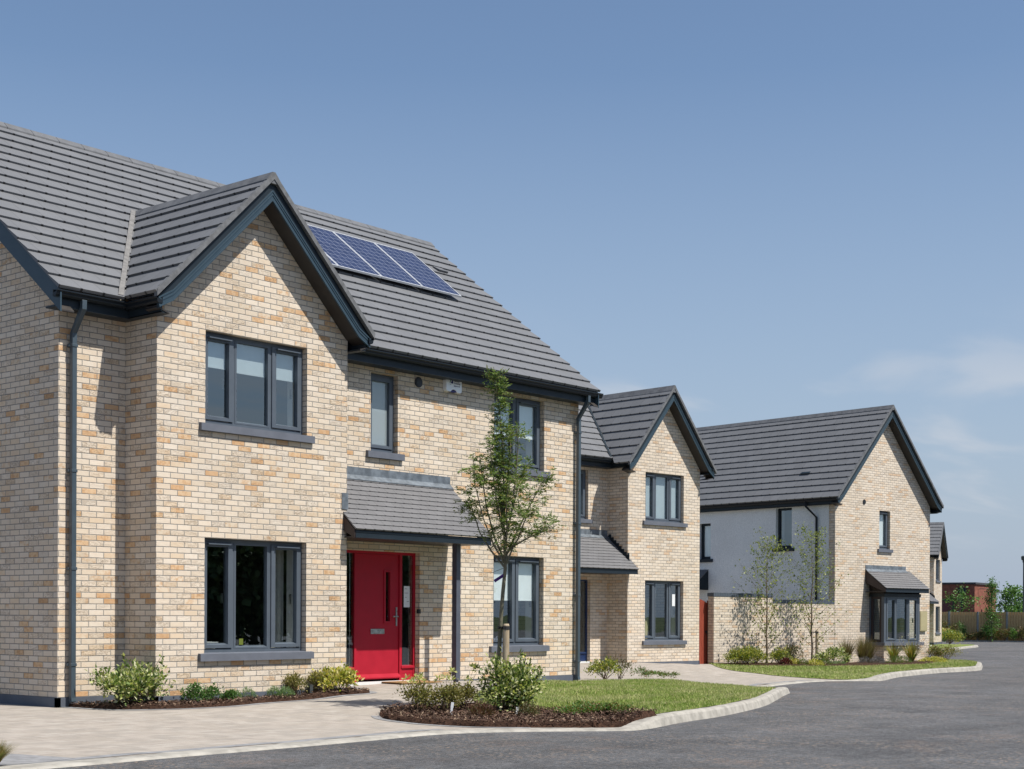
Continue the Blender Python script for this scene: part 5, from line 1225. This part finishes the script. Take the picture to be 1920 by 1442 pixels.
for i, (x, y, w, h, lab) in enumerate(((1.22, -.08, .25, .15, 'pale green dome plant next to the dark green shrubs'), (1.50, -.02, .27, .17, 'pale green dome plant second from the dark green shrubs'), (1.96, .0 - .06, .25, .17, 'pale green dome plant left of the first bronze shrub'), (2.02, -.22, .27, .17, 'pale green dome plant in front of the two bronze shrubs'))):
    dome('hebe_plant', lab, 'plant', x, y, w, h, M['l_hebe'], 900, .026, .007, 'pale green domes under the bay window', 20+i)
shrub('bronze_shrub', 'round bronze green shrub left of the grey box under the bay window', 'shrub', 2.30, -.10, .30, .30, M['l_bronze'], 620, .030, .015, 'bronze green shrubs under the bay window', 14, 25, base=.08)
shrub('bronze_shrub', 'bronze green shrub right of the grey box under the bay window', 'shrub', 2.72, -.10, .34, .29, M['l_bronze'], 520, .030, .015, 'bronze green shrubs under the bay window', 12, 26, base=.08)
shrub('golden_shrub', 'bright yellow and cream shrub at the tip of the bed by the red door', 'shrub', 2.98, -.24, .56, .32, M['l_yellow'], 620, .062, .026, None, 16, 27, spikes=[(.22, .06, .38, 12)], base=.05, depth=.45)
m = MB(); m.box((-.028, -.028, -.05), (.028, .028, .12)); m.box((-.031, -.031, .12), (.031, .031, .13)); o = m.build('utility_box', M['metal_dark'], None, bevel=.004); o.location = (2.50, -.20, gz(2.5, -.2)+.03); tag(o, 'small grey square utility box between the two bronze shrubs', 'utility box')  # plain grey utility box, carries no lamp
# bed by the road
h0 = .36
shrub('flowering_shrub', 'bronze shrub with pale yellow flower heads at the left end of the roadside bed', 'shrub', 1.60, -3.16, .36, .34, M['l_bronze'], 640, .036, .017, 'bronze flowering shrubs in the roadside bed', 12, 31, base=.07, tops=(M['l_pale'], [(-.12, .06, .42), (-.02, -.02, .44), (.09, .03, .40), (-.16, -.06, .38), (.16, .1, .43)], .055, 16))
shrub('flowering_shrub', 'bronze shrub with few flower heads, middle one of three in the roadside bed', 'shrub', 1.87, -3.38, .40, .35, M['l_bronze'], 760, .036, .017, 'bronze flowering shrubs in the roadside bed', 13, 32, base=.06, tops=(M['l_pale'], [(.07, .05, .45), (.02, .12, .42), (.10, -.02, .40)], .055, 16))
shrub('flowering_shrub', 'bronze shrub with tall stalked flower heads left of the tall variegated pair', 'shrub', 2.40, -3.22, .36, .33, M['l_bronze'], 640, .036, .017, 'bronze flowering shrubs in the roadside bed', 12, 33, base=.06, tops=(M['l_pale'], [(.12, -.06, .53), (-.16, .06, .48), (.05, -.03, .37), (.15, -.1, .50)], .058, 18))
dome('heather', 'dead reddish brown heather clump in the roadside bed', 'plant', 1.62, -4.20, .34, .19, M['l_brown'], 900, .06, .007, None, 34)
shrub('tall_shrub', 'tall narrow variegated shrub against the wooden tree stake', 'shrub', 2.33, -3.92, .38, .66, M['l_varieg'], 1150, .060, .025, 'tall variegated shrubs in the roadside bed', 20, 35, base=.06, spikes=[(-.03, .03, .74, 40), (.06, -.02, .66, 26)])
shrub('tall_shrub', 'tall variegated shrub with yellow shoots on the lawn side of the tree stake', 'shrub', 2.57, -4.07, .42, .60, M['l_varieg'], 1250, .060, .025, 'tall variegated shrubs in the roadside bed', 22, 36, base=.06, spikes=[(-.05, .02, .78, 34), (.05, .04, .72, 30), (.20, -.08, .52, 22)], tops=(M['l_yellow'], [(.03, 0, .66), (.02, -.02, .5), (.05, -.05, .56)], .05, 10))
shrub('sparse_shrub', 'low sparse dark plant in front of the tall variegated pair', 'plant', 1.98, -4.62, .30, .20, M['l_dark'], 420, .028, .009, None, 10, 37, base=.02)
for i, (x, y, w) in enumerate(((2.62, -4.95, .50), (2.85, -5.05, .45), (2.98, -4.72, .46), (2.78, -5.35, .36))):
    shrub('creeping_plant', 'low green creeping plants along the lawn end of the roadside bed', 'ground cover plant', x, y, w, .11, M['l_creep'], 420, .030, .014, 'creeping plants in the roadside bed', 14, 40+i, stem=False)
for (x, y, hh, t, lb) in ((1.72, -3.62, .15, .05, 'white plant label stuck upright beside the bronze shrubs'), (2.16, -4.3, .10, .03, 'small white plant label in front of the tall variegated shrubs')):
    m = MB(); m.box((-.014, -.001, 0), (.014, .001, hh)); m.box((-.018, -.0015, hh*.55), (.018, .0015, hh)); o = m.build('plant_label', M['paper']); o.location = (x, y, gz(x, y)+.04); o.rotation_euler = (.05, .12, -.6); tag(o, lb, 'plant label', 'plant labels')
# right hand corner of the red door house
shrub('corner_shrub', 'yellow green shrub beside the downpipe at the far corner of the red door house', 'shrub', 11.35, 1.2, .58, .32, M['l_hedge'], 520, .055, .022, None, 14, 44, spikes=[(.1, 0, .40, 14), (-.2, .1, .34, 12)], base=.05)
shrub('corner_shrub', 'thin sparse shrub beyond the yellow green corner shrub', 'shrub', 11.9, 1.25, .40, .38, M['l_dark'], 150, .05, .016, None, 7, 45, spikes=[(.1, .05, .46, 8)])
for i, (x, y) in enumerate(((12.2, 1.0), (12.5, .85), (12.85, .75))): shrub('creeping_plant', 'low creeping plants at the back edge of the front lawn', 'ground cover plant', x, y, .42, .12 if i else .2, M['l_creep'], 200, .045, .012, 'creeping plants behind the front lawn', 8, 46+i, stem=False)
spiky('dry_grass_clump', 'clump of dry yellowish grass at the left edge beside the kerb', 'grass', -5.42, -5.28, .42, .20, M['dry_blade'], 420, .008, None, 50, .6)

# ------------------------------------------------------------------ trees
def stake(x, y, h, r, lab, tie_to, z=None):
    t = thing('tree_stake', lab, 'stake', (x, y, (gz(x, y) if z is None else z)))
    m = MB(); m.tube([(0, 0, -.1), (0, 0, h-.02), (0, 0, h)], [r, r, r*.8], 14); m.build('post', M['stake'], t)
    m = MB(); d = V((tie_to[0]-x, tie_to[1]-y, 0)); p = V((0, 0, h-.05))
    for s in (-1, 1):
        n = V((-d.y, d.x, 0)).normalized()*s; m.sqpipe([p+n*(r+.003), p+d*.5+n*.03, p+d+n*.028, p+d*1.12], .014)
    m.tube([(0, 0, h-.075), (0, 0, h-.03)], [r+.004, r+.004], 14); m.build('rubber_tie', M['rubber'], t); return t
tx, ty = 2.62, -3.62; tz = gz(tx, ty); rt = V((.647, -.762, 0)); fwd = V((.762, .647, 0)); sc = .00672
rowan = thing('rowan_tree', 'young staked rowan tree with an open crown in front of the red door house', 'tree', (tx, ty, tz))
def rp(px, py, dd=0.0): return rt*((px-936)*sc)+fwd*dd+V((0, 0, (1327-py)*sc))
trg = random.Random(21); gm_ = np.random.default_rng(21)
tk = MB(); tk.tube([rp(936, 1345), rp(935, 1230), rp(939, 1150), rp(943, 1095), rp(947, 1052), rp(945, 1000), rp(943, 950), rp(943, 880), rp(941, 820), rp(936, 770), rp(929, 715), rp(923, 672)], [.030, .027, .025, .025, .022, .017, .014, .011, .009, .007, .005, .003], 9); tk.build('trunk', M['bark'], rowan)
paths = [([(946, 1052), (920, 1020), (898, 985), (885, 945), (873, 905)], .0, .35), ([(946, 1040), (926, 995), (910, 935), (902, 880), (897, 835)], .05, .15), ([(947, 1050), (962, 1012), (990, 996), (1020, 984), (1046, 985)], -.05, -.25), ([(946, 1035), (968, 985), (992, 935), (1010, 900), (1016, 885)], .0, .3), ([(945, 1010), (958, 950), (966, 880), (970, 820), (966, 790)], .0, -.2),
         ([(944, 990), (930, 930), (922, 870), (918, 830)], .0, -.3), ([(945, 1000), (960, 940), (972, 890), (985, 850)], .0, .38), ([(943, 960), (950, 880), (956, 830), (955, 790)], .0, .25), ([(943, 960), (932, 890), (926, 850)], .0, .4), ([(946, 1045), (925, 1010), (905, 960), (890, 900), (886, 850)], 0, -.4), ([(946, 1030), (970, 1000), (985, 960), (1000, 950)], 0, -.5), ([(946, 1035), (950, 980), (948, 930), (952, 900)], 0, -.55), ([(944, 980), (936, 930), (940, 890)], 0, .6)]
bm_ = MB(); tips = []
for pl, d0, d1 in paths:
    n = len(pl); P = [rp(x, y, d0+(d1-d0)*(i/(n-1))**1.2) for i, (x, y) in enumerate(pl)]
    bm_.tube(P, [.014-.010*i/(n-1) for i in range(n)], 6)
    for i in range(1, n):
        for k in range(4):
            t = trg.random(); q = P[i-1].lerp(P[i], t); wgt = i/(n-1)
            e = q+V((trg.uniform(-1, 1), trg.uniform(-1, 1), trg.uniform(-.2, .9))).normalized()*trg.uniform(.10, .24)
            bm_.tube([q, e], [.004, .002], 4); tips.append((q, e, wgt))
for py in range(690, 960, 10):
    q = rp(924+(py-672)*.07 if py < 950 else 943, py); 
    for k in range(2):
        e = q+V((trg.uniform(-1, 1), trg.uniform(-1, 1), trg.uniform(-.1, .8))).normalized()*trg.uniform(.05, .12 if py < 800 else .22); bm_.tube([q, e], [.004, .002], 4); tips.append((q, e, 1))
bm_.build('branch', M['bark'], rowan)
C_, D_ = [], []
for q, e, wgt in tips:
    if wgt < .3: continue
    for j in range(7 if wgt > .6 else 4):
        a = V((trg.uniform(-1, 1), trg.uniform(-1, 1), trg.uniform(-.4, .7))).normalized(); b0 = q.lerp(e, trg.uniform(.35, 1)); L_ = trg.uniform(.09, .15); sd_ = a.cross(V((0, 0, 1))).normalized()
        for k in range(6):
            p = b0+a*L_*(k+1)/6-V((0, 0, .02*(k/6)**2))
            for sg in (-1, 1): C_.append(tuple(p)); D_.append(tuple(sd_*sg+a*.45))
        C_.append(tuple(b0+a*L_)); D_.append(tuple(a))
leaves('foliage', C_, np.array(D_)*1.6, .044, .0165, M['l_rowan'], rowan, gm_, .2)
cc, dd = [], []
for px, py, dp in ((1046, 985, -.25), (1016, 905, .3), (884, 938, .2), (955, 925, -.3), (1035, 1000, -.2), (970, 905, .2)):
    for k in range(60): v = V((trg.gauss(0, 1), trg.gauss(0, 1), abs(trg.gauss(0, .6)))).normalized(); cc.append(tuple(rp(px, py, dp)+v*.045)); dd.append(tuple(v))
for k in range(0, len(cc), 60): leaves('flower_cluster', cc[k:k+60], dd[k:k+60], .022, .014, M['l_flower'], rowan, gm_)
m = MB(); p = rp(944, 1066); m.sqpipe([p, p-rt*.06+V((0, 0, -.04)), p-rt*.12+V((0, 0, -.08))], .014); m.build('ribbon', M['purple'], rowan)
m = MB(); p = rp(937, 1182); m.sqpipe([p-rt*.03, p-rt*.07+V((0, 0, -.06))], .006); m.build('ribbon', M['paper'], rowan)
s_ = V((tx, ty, 0))+rt*(13*sc)-fwd*.05; stake(s_.x, s_.y, (1327-1158)*sc, .042, 'round wooden stake tied to the young rowan tree', (tx, ty))

def birch(lab, x, y, h, wid, seed, n_br=30, leafn=26, group='young birch trees', lean=0.0):
    rg = random.Random(seed); z = gz(x, y); t = thing('birch_tree', lab, 'tree', (x, y, z), 0, group); m = MB()
    tr = [V((lean*k/8*.3+rg.uniform(-.02, .02), rg.uniform(-.02, .02), h*k/8)) for k in range(9)]; m.tube([V((0, 0, -.1))]+tr[1:], [.035]+[.033*(1-k/8.6) for k in range(1, 9)], 8); m.build('trunk', M['birch_bark'], t)
    b = MB(); C, D = [], []
    for i in range(n_br):
        f = .10+.86*(i/(n_br-1))**.9; q = tr[int(f*8)].lerp(tr[min(int(f*8)+1, 8)], f*8-int(f*8)); a = i*2.4+rg.uniform(-.4, .4)
        L = wid*(1.05-f)**.5*rg.uniform(.5, 1.1)*(.8 if f < .2 else 1)
        d = V((math.cos(a)*.78, math.sin(a)*.78, .70)).normalized(); pts = [q, q+d*L*.5+V((0, 0, -.0)), q+d*L+V((0, 0, .06*L))]
        b.tube(pts, [.008*(1.1-f), .0045*(1.1-f)+.001, .0015], 5)
        for k in range(leafn):
            s = rg.uniform(.2, 1.0); p = pts[0].lerp(pts[1], s*2) if s < .5 else pts[1].lerp(pts[2], s*2-1)
            o = V((rg.gauss(0, 1), rg.gauss(0, 1), rg.gauss(-.3, 1)))*.075
            if k % 5 == 0: b.tube([p, p+o], [.002, .001], 3)
            C.append(tuple(p+o)); D.append((rg.gauss(0, 1), rg.gauss(0, 1), rg.gauss(-.5, .7)))
    b.build('branch', M['twig'], t); leaves('foliage', C, D, .066, .05, M['l_birch'], t, np.random.default_rng(seed)); return t
birch('young birch tree in front of the middle of the garden wall', 25.6, 6.05, 3.65, 1.75, 61, 44, 34)
birch('young birch tree by the corner of the grey rendered house', 27.62, 5.72, 3.95, 1.8, 62, 46, 34)
stake(27.82, 5.66, 1.0, .045, 'short dark stake beside the birch at the corner of the rendered house', (27.62, 5.72))

# planting bed in front of the garden wall and the gable house
for i, (x, y, w, lab) in enumerate(((24.05, 6.0, .62, 'yellow green shrub at the gate end of the wall bed'), (24.35, 5.92, .70, 'yellow green shrub next to the gate end one in the wall bed'), (24.75, 5.95, .72, 'yellow green shrub just left of the first birch'), (25.55, 5.6, .55, 'yellow green shrub just right of the first birch'))):
    shrub('hedge_shrub', lab, 'shrub', x, y, w, .46-.05*(i > 2), M['l_hedge'], 620, .055, .024, 'yellow green shrubs along the garden wall', 16, 70+i, base=.04, spikes=[(-.1, 0, .5, 12), (.15, .1, .52, 12)])
dome('plum_plant', 'small dark purple plant at the foot of the first birch', 'plant', 24.95, 5.05, .34, .20, M['l_plum'], 380, .06, .03, None, 74)
dome('golden_plant', 'small round yellow plant right of the dark purple plant', 'plant', 25.1, 4.85, .28, .20, M['l_yellow'], 320, .05, .025, None, 75)
shrub('hedge_shrub', 'loose green and pink tinged shrub between the two birches', 'shrub', 26.2, 5.6, .72, .52, M['l_dark'], 520, .055, .022, None, 14, 76, base=.04)
dome('green_dome', 'bright green dome plant behind the low golden ground cover', 'plant', 25.15, 4.62, .30, .20, M['l_creep'], 380, .05, .012, None, 77)
dome('golden_cover', 'low spreading golden plant at the front edge of the wall bed', 'plant', 25.35, 4.36, .50, .18, M['l_yellow'], 620, .05, .025, None, 78)
dome('green_dome', 'bright green tuft right of the low spreading golden plant', 'plant', 25.85, 4.30, .34, .20, M['l_creep'], 460, .07, .010, None, 79)
dome('green_dome', 'low pale green mat at the foot of the second birch', 'plant', 26.7, 4.35, .42, .11, M['l_hebe'], 380, .04, .012, None, 80)
shrub('variegated_shrub', 'cream variegated shrub at the brick corner of the rendered house', 'shrub', 27.1, 4.75, .78, .46, M['l_varieg'], 720, .065, .03, None, 16, 81, base=.04)
for i, (x, y, w, h, lab) in enumerate(((29.0, 5.3, .9, .85, 'brown feathery grass nearest the brick corner'), (29.6, 5.1, .95, .95, 'brown feathery grass second from the brick corner'), (30.2, 5.2, .9, .85, 'brown feathery grass left of the bay window'))):
    spiky('feather_grass', lab, 'ornamental grass', x, y, w, h, M['l_feather'], 420, .014, 'feathery grasses beside the bay window', 82+i, .5)
for i, (x, y) in enumerate(((28.6, 4.5), (28.9, 4.25), (29.3, 4.45))): dome('lavender', 'low greyish lavender plants at the front of the gable bed', 'plant', x, y, .42, .20, M['l_lav'], 420, .08, .008, 'lavender plants in front of the gable', 86+i)
dome('green_dome', 'fine bright green mound left of centre under the bay window', 'plant', 29.65, 4.05, .50, .26, M['l_creep'], 700, .08, .007, 'fine green mounds under the bay window', 90)
dome('green_dome', 'fine bright green mound next to the first strap leaved plant', 'plant', 30.3, 4.1, .50, .24, M['l_creep'], 700, .08, .007, 'fine green mounds under the bay window', 91)
spiky('strap_leaf_plant', 'green strap leaved clump below the left of the bay window', 'plant', 30.35, 4.45, .80, .66, M['l_phorm'], 130, .035, 'strap leaved clumps below the bay window', 92, .5)
spiky('strap_leaf_plant', 'yellowish strap leaved clump below the right of the bay window', 'plant', 31.4, 4.35, .95, .68, M['l_phorm'], 140, .035, 'strap leaved clumps below the bay window', 93, .5)
gr_ = random.Random(94); C, D, tp = [], [], []
wf = thing('white_flowers', 'tall thin stemmed white flowers in front of the bay window', 'flower', (32.2, 4.75, gz(32.2, 4.75)))
for k in range(26):
    a = V((gr_.uniform(-1.4, 1.2), gr_.uniform(-.3, .3), gr_.uniform(.45, .92))); tp.append(tuple(a))
    for j in range(3): C.append(tuple(a+V((gr_.gauss(0, .02), gr_.gauss(0, .02), -.05*j)))); D.append((gr_.gauss(0, 1), gr_.gauss(0, 1), .3))
leaves('flower_head', C, D, .05, .04, M['l_white'], wf); stems('flower_stem', (0, 0, 0), tp, .004, M['twig'], wf, .3, 5)
dome('golden_cover', 'long low golden plant at the road corner of the gable bed', 'plant', 32.8, 4.3, .9, .16, M['l_yellow'], 900, .05, .022, 'golden ground cover at the gable corner', 95)
dome('golden_cover', 'short low golden plant nearest the gable corner shrubs', 'plant', 33.7, 4.6, .7, .16, M['l_yellow'], 650, .05, .022, 'golden ground cover at the gable corner', 96)
shrub('corner_bush', 'reddish green bush at the far corner of the gable', 'shrub', 34.6, 5.05, .62, .46, M['l_rust'], 460, .05, .022, None, 14, 97, base=.05)
shrub('corner_bush', 'round bronze bush at the road corner of the gable bed', 'shrub', 35.1, 4.9, .78, .50, M['l_bronze'], 720, .05, .022, None, 16, 98, base=.05)

# ------------------------------------------------------------------ garden wall and gate beside the rendered house
gw = thing('garden_wall', 'buff brick garden wall with a dark brick on edge coping that steps down', 'wall', (29.817, 6.146, -.38), -.133)
Wg = frame((0, 0, 0), (1, 0, 0), (0, -1, 0)); m = MB()

for u0, u1, zt in ((-5.72, -3.06, 2.015), (-3.06, -.014, 1.85)):
    wall(m, Wg, u0, u1, -.4, zt); wall(m, frame((u1, .215, 0), (-1, 0, 0), (0, 1, 0)), 0, u1-u0, -.4, zt)
    wall(m, frame((u0, .215, 0), (0, -1, 0), (-1, 0, 0)), 0, .215, -.4, zt, uo=u0-.215)
    m.face([(u0, 0, zt), (u1, 0, zt), (u1, .215, zt), (u0, .215, zt)])
wall(m, frame((-3.06, 0, 0), (0, 1, 0), (1, 0, 0)), 0, .215, 1.85, 2.015)
m.build('brickwork', M['brick2'], gw)
m = MB()
for u0, u1, zt in ((-5.74, -3.05, 2.017), (-3.045, -.016, 1.852)):
    n = round((u1-u0)/.075)
    for i in range(n): a = u0+(u1-u0)*i/n; m.box((a, -.012, zt), (a+.065, .227, zt+.10+.004*((i*7) % 3)))
    m.box((u0+.01, 0, zt), (u1-.01, .213, zt+.085), 1)
m.build('coping', [M['frame'], M['concrete']], gw)
gt = thing('garden_gate', 'reddish brown boarded garden gate with a curved top between the two houses', 'gate', (29.817, 6.146, -.38), -.133)
m = MB()
for i in range(8):
    a = -6.33+i*.085; z0 = 1.98-.13*(i/7)**2
    m.hexa([(a, .28, .06), (a+.080, .28, .06), (a+.080, .305, .06), (a, .305, .06), (a, .28, z0), (a+.080, .28, z0-.015), (a+.080, .305, z0-.015), (a, .305, z0)])
m.box((-6.33, .306, .1), (-5.65, .33, 1.80)); m.build('boards', M['gate'], gt)
m = MB(); m.box((-5.63, .24, .0), (-5.52, .34, 1.90)); m.build('gate_post', M['gate_post'], gt)
m = MB(); m.tube([(-5.74, .27, 1.02), (-5.74, .262, 1.02)], .035, 12); m.tube([(-5.74, .262, 1.05), (-5.74, .24, 1.03), (-5.74, .24, .96), (-5.74, .262, .94)], .008, 6); m.build('latch', M['black'], gt)

# ------------------------------------------------------------------ far end of the street
FD = V((.166, -.986, 0)).normalized(); FN = V((-.986, -.166, 0)).normalized(); F0 = V((94.12, 30.99, 0)); zf = -.67
fe = thing('timber_fence', 'tall boarded timber fence with concrete posts across the end of the road', 'fence', (0, 0, 0))
rgf = random.Random(5)
for i in range(-2, 6):
    a = F0+FD*(2.09*i); p = MB()
    def fb(s0, s1, z0, z1, d0, d1): 
        P = lambda s, z, d: a+FD*s+FN*d+V((0, 0, z)); p.hexa([P(s0, z0, d1), P(s1, z0, d1), P(s1, z0, d0), P(s0, z0, d0), P(s0, z1, d1), P(s1, z1, d1), P(s1, z1, d0), P(s0, z1, d0)])
    for k in range(10):
        s = .08+k*.197; dz = rgf.uniform(-.012, .012); fb(s, s+.122, zf+.05, 1.48+dz, .02, .045)
        fb(s+.10, s+.215, zf+.05, 1.47+dz, -.03, -.008)
    for z in (-.3, .45, 1.2): fb(.06, 2.03, z, z+.09, -.006, .018)
    p.build('fence_panel', M['fence'], fe)
    p = MB(); fb(-.065, .065, zf-.2, 1.50, -.05, .07); p.build('fence_post', M['post_conc'], fe)
rb = thing('flat_roofed_building', 'flat roofed red brick building beyond the timber fence', 'building', (113.3, 37.2, -.9), .12)
m = MB(); m.box((0, 0, -1), (6.6, 12, 4.85)); m.build('wall', M['red_brick'], rb)
m = MB(); m.box((-.12, -.12, 4.85), (6.72, 12.12, 5.02)); m.build('roof', M['roof_felt'], rb)
m = MB(); m.box((-.03, 1.9, -.9), (-.001, 3.35, 3.45)); dd_ = m.build('door', paint('dark_red_door', (.11, .02, .025), .5), rb)
m = MB(); m.box((-.06, 1.78, -.9), (-.001, 1.9, 3.57)); m.box((-.06, 3.35, -.9), (-.001, 3.47, 3.57)); m.box((-.06, 1.9, 3.45), (-.001, 3.35, 3.57)); m.build('door_frame', M['fascia'], dd_)
m = MB(); m.box((-.14, 1.0, -.9), (-.001, 1.16, 4.2)); m.box((-.24, .72, 4.1), (-.001, 1.42, 4.55)); m.build('downpipe', M['fascia'], rb)
m = MB(); m.ico((-.12, 1.4, 2.45), .09, 2); m.build('wall_lamp', M['plastic_white'], rb)
for x, z, l in ((2.2, 4.42, 1.7), (5.0, 4.2, 2.6)):
    m = MB(); m.tube([(x-1.0, -.02, z+.05), (x-1.0, -.6, z+.05), (x, -1.2, z)], .03, 6); m.hexa([(x-.2, -1.5, z-.25), (x+.25, -1.5, z-.3), (x+.25, -1.15, z-.22), (x-.2, -1.15, z-.17), (x-.2, -1.5, z+.0), (x+.25, -1.5, z-.04), (x+.25, -1.15, z+.05), (x-.2, -1.15, z+.1)]); m.build('floodlight', M['metal_dark'], rb)
fb_ = thing('far_building', 'pale blue grey building on the horizon seen past the floodlights', 'building', (290, 98.0, -1.5), .0)
m = MB(); m.box((0, 0, 0), (26, 8, 4.9)); m.build('wall', paint('blue_grey_cladding', (.19, .25, .32), .6), fb_); m = MB(); m.box((-.3, -.3, 4.9), (26.3, 8.3, 5.1)); m.build('roof', M['metal_dark'], fb_)

def crown_tree(name, lab, x, y, z, h, w, mat, n, leaf, seed, trunk=.12, base=.25, group=None, clumps=26, col_=False):
    g = np.random.default_rng(seed); t = thing(name, lab, 'tree', (x, y, z), 0, group); m = MB(); cl = []
    for i in range(clumps):
        a = g.uniform(0, 6.283); f = g.random(); zz = h*(base+(.97-base)*f); r = w/2*(math.sin(math.pi*min(1, .12+.82*f))**.7 if not col_ else (1-f)**.6*.9+.04)*g.uniform(.35, 1)
        cl.append((math.cos(a)*r, math.sin(a)*r, zz))
    cl = np.array(cl); m.tube([(0, 0, -.2), (.03, .02, h*.3), (0, .04, h*.6), (0, 0, h*.97)], [trunk, trunk*.8, trunk*.5, trunk*.1], 8)
    for c in cl[::2]: m.tube([(0, 0, max(.1, c[2]-.25*h*g.random()-.1)), tuple(c)], [trunk*.25, trunk*.08], 5)
    m.build('trunk', M['bark'], t); k = g.integers(0, len(cl), n); s = w*.10 if not col_ else w*.14
    c = cl[k]+g.normal(0, 1, (n, 3))*np.array([s, s, s*.9])
    leaves('crown', c, g.normal(0, 1, (n, 3)), leaf, leaf*.6, mat, t, g); return t
q = F0-FN*3
crown_tree('garden_tree', 'leafy green tree behind the fence beside the lamp post', 113.4, 33.7, -1.0, 4.7, 3.0, M['l_wood'], 2600, .24, 101, .1, .25, None, 30)
crown_tree('garden_tree', 'loose branching sapling behind the fence in front of the red brick building', 108.0, 36.2, -1.0, 4.5, 2.6, M['l_wood'], 520, .22, 102, .06, .55, None, 16)
crown_tree('columnar_tree', 'narrow columnar green tree in front of the timber fence', 93.65, 27.55, -.62, 4.6, 1.35, M['l_wood'], 2300, .13, 103, .06, .03, None, 44, True)
crown_tree('climbing_shrub', 'thin leafy sapling against the fence near the lamp post', 94.35, 24.95, -.62, 1.9, .7, M['l_wood'], 420, .12, 104, .03, .1, None, 16)
fh = random.Random(8)
for i in range(12):
    s = -.8+i*.62; p = F0+FD*s+FN*(.55+.15*fh.random())
    lab = 'rust and green shrubs growing along the foot of the timber fence'
    shrub('fence_shrub', lab, 'shrub', p.x, p.y, .75, fh.choice((1.5, 1.2, .8, 1.35)) if i < 4 else fh.uniform(.5, 1.1), M['l_rust'] if i % 3 else M['l_wood'], 240, .11, .05, 'shrubs along the fence', 12, 110+i, base=.05, z=-.62)
for i, (x, y, mt, lab) in enumerate(((76.2, 23.0, 'l_creep', 'green low shrub at the foot of the farthest house'), (77.6, 23.6, 'l_hedge', 'yellowish shrub at the foot of the farthest house'), (79.4, 24.6, 'l_yellow', 'golden shrub nearest the fence by the farthest house'), (74.4, 22.2, 'l_hedge', 'pale green shrub on the road side of the farthest house'))):
    shrub('house_shrub', lab, 'shrub', x, y, 1.3, .75, M[mt], 320, .12, .055, None, 12, 130+i, base=.05, z=road_z(x)+.1)
lp = thing('lamp_post', 'dark grey street lamp post at the right edge of the picture', 'street lamp', (99.9, 27.63, -.75))
m = MB(); m.tube([(0, 0, -.2), (0, 0, 1.2), (0, 0, 1.22), (0, 0, 6.0)], [.10, .10, .075, .07], 12); m.tube([(0, 0, 6.0), (0, 0, 6.15)], [.11, .11], 12); m.build('post', M['metal_dark'], lp)
m = MB(); m.tube([(0, 0, 6.15), (0, 0, 6.22), (0, 0, 6.45), (0, 0, 6.52)], [.10, .2, .22, .12], 14); m.build('lantern', M['metal_dark'], lp)

# ------------------------------------------------------------------ trees across the road, seen only in the window glass
g = np.random.default_rng(77); C = []; m = MB()
for i in range(44):
    t = (i % 22)/21; x, y = 6+42*t+3*(i > 21)+g.normal(0, 1.5), -43+6*t-3*(i > 21)+g.normal(0, .8); hh = g.uniform(6.0, 8.2); zz = road_z(x)
    m.tube([(x, y, zz-.3), (x+.1, y, zz+hh*.5), (x, y, zz+hh*.9)], [.2, .14, .04], 6)
    q = g.normal(0, 1, (1500, 3)); q /= np.linalg.norm(q, axis=1)[:, None]; C.append(np.array([x, y, zz+hh*.50])+q*g.uniform(.3, 1, 1500)[:, None]*np.array([2.4, 2.4, hh*.52]))
C = np.vstack(C); o = leaves('treeline', C, g.normal(0, 1, C.shape), .40, .32, M['l_far'], None, g); o['kind'] = 'stuff'; o['label'] = 'belt of leafy trees across the road'; o['category'] = 'trees'
m.build('trunk', M['bark'], o)

m = MB(); prof = [(0.02, 0), (.10, .01), (.17, .07), (.19, .13), (.175, .13), (.15, .07), (.08, .03), (0.0, .028)]; N_ = 16
for (r0, z0), (r1, z1) in zip(prof, prof[1:]):
    for k in range(N_):
        a, b = 2*math.pi*k/N_, 2*math.pi*(k+1)/N_; m.face([(r0*math.cos(a), r0*math.sin(a), z0), (r0*math.cos(b), r0*math.sin(b), z0), (r1*math.cos(b), r1*math.sin(b), z1), (r1*math.cos(a), r1*math.sin(a), z1)])
o = m.build('bowl', M['white'], None, True); o.location = (1.06, .30, .568); o.scale = (1, .55, 1); tag(o, 'pale bowl on the inside ledge of the lower bay window', 'bowl')

# ------------------------------------------------------------------ door mat
m = MB(); m.box((-.42, -.28, 0), (.42, .28, .016)); o = m.build('door_mat', M['coir'], None, bevel=.006); o.location = (5.18, .42, .012); o.rotation_euler = (0, 0, -.10); tag(o, 'brown coir door mat lying at the red front door', 'door mat')
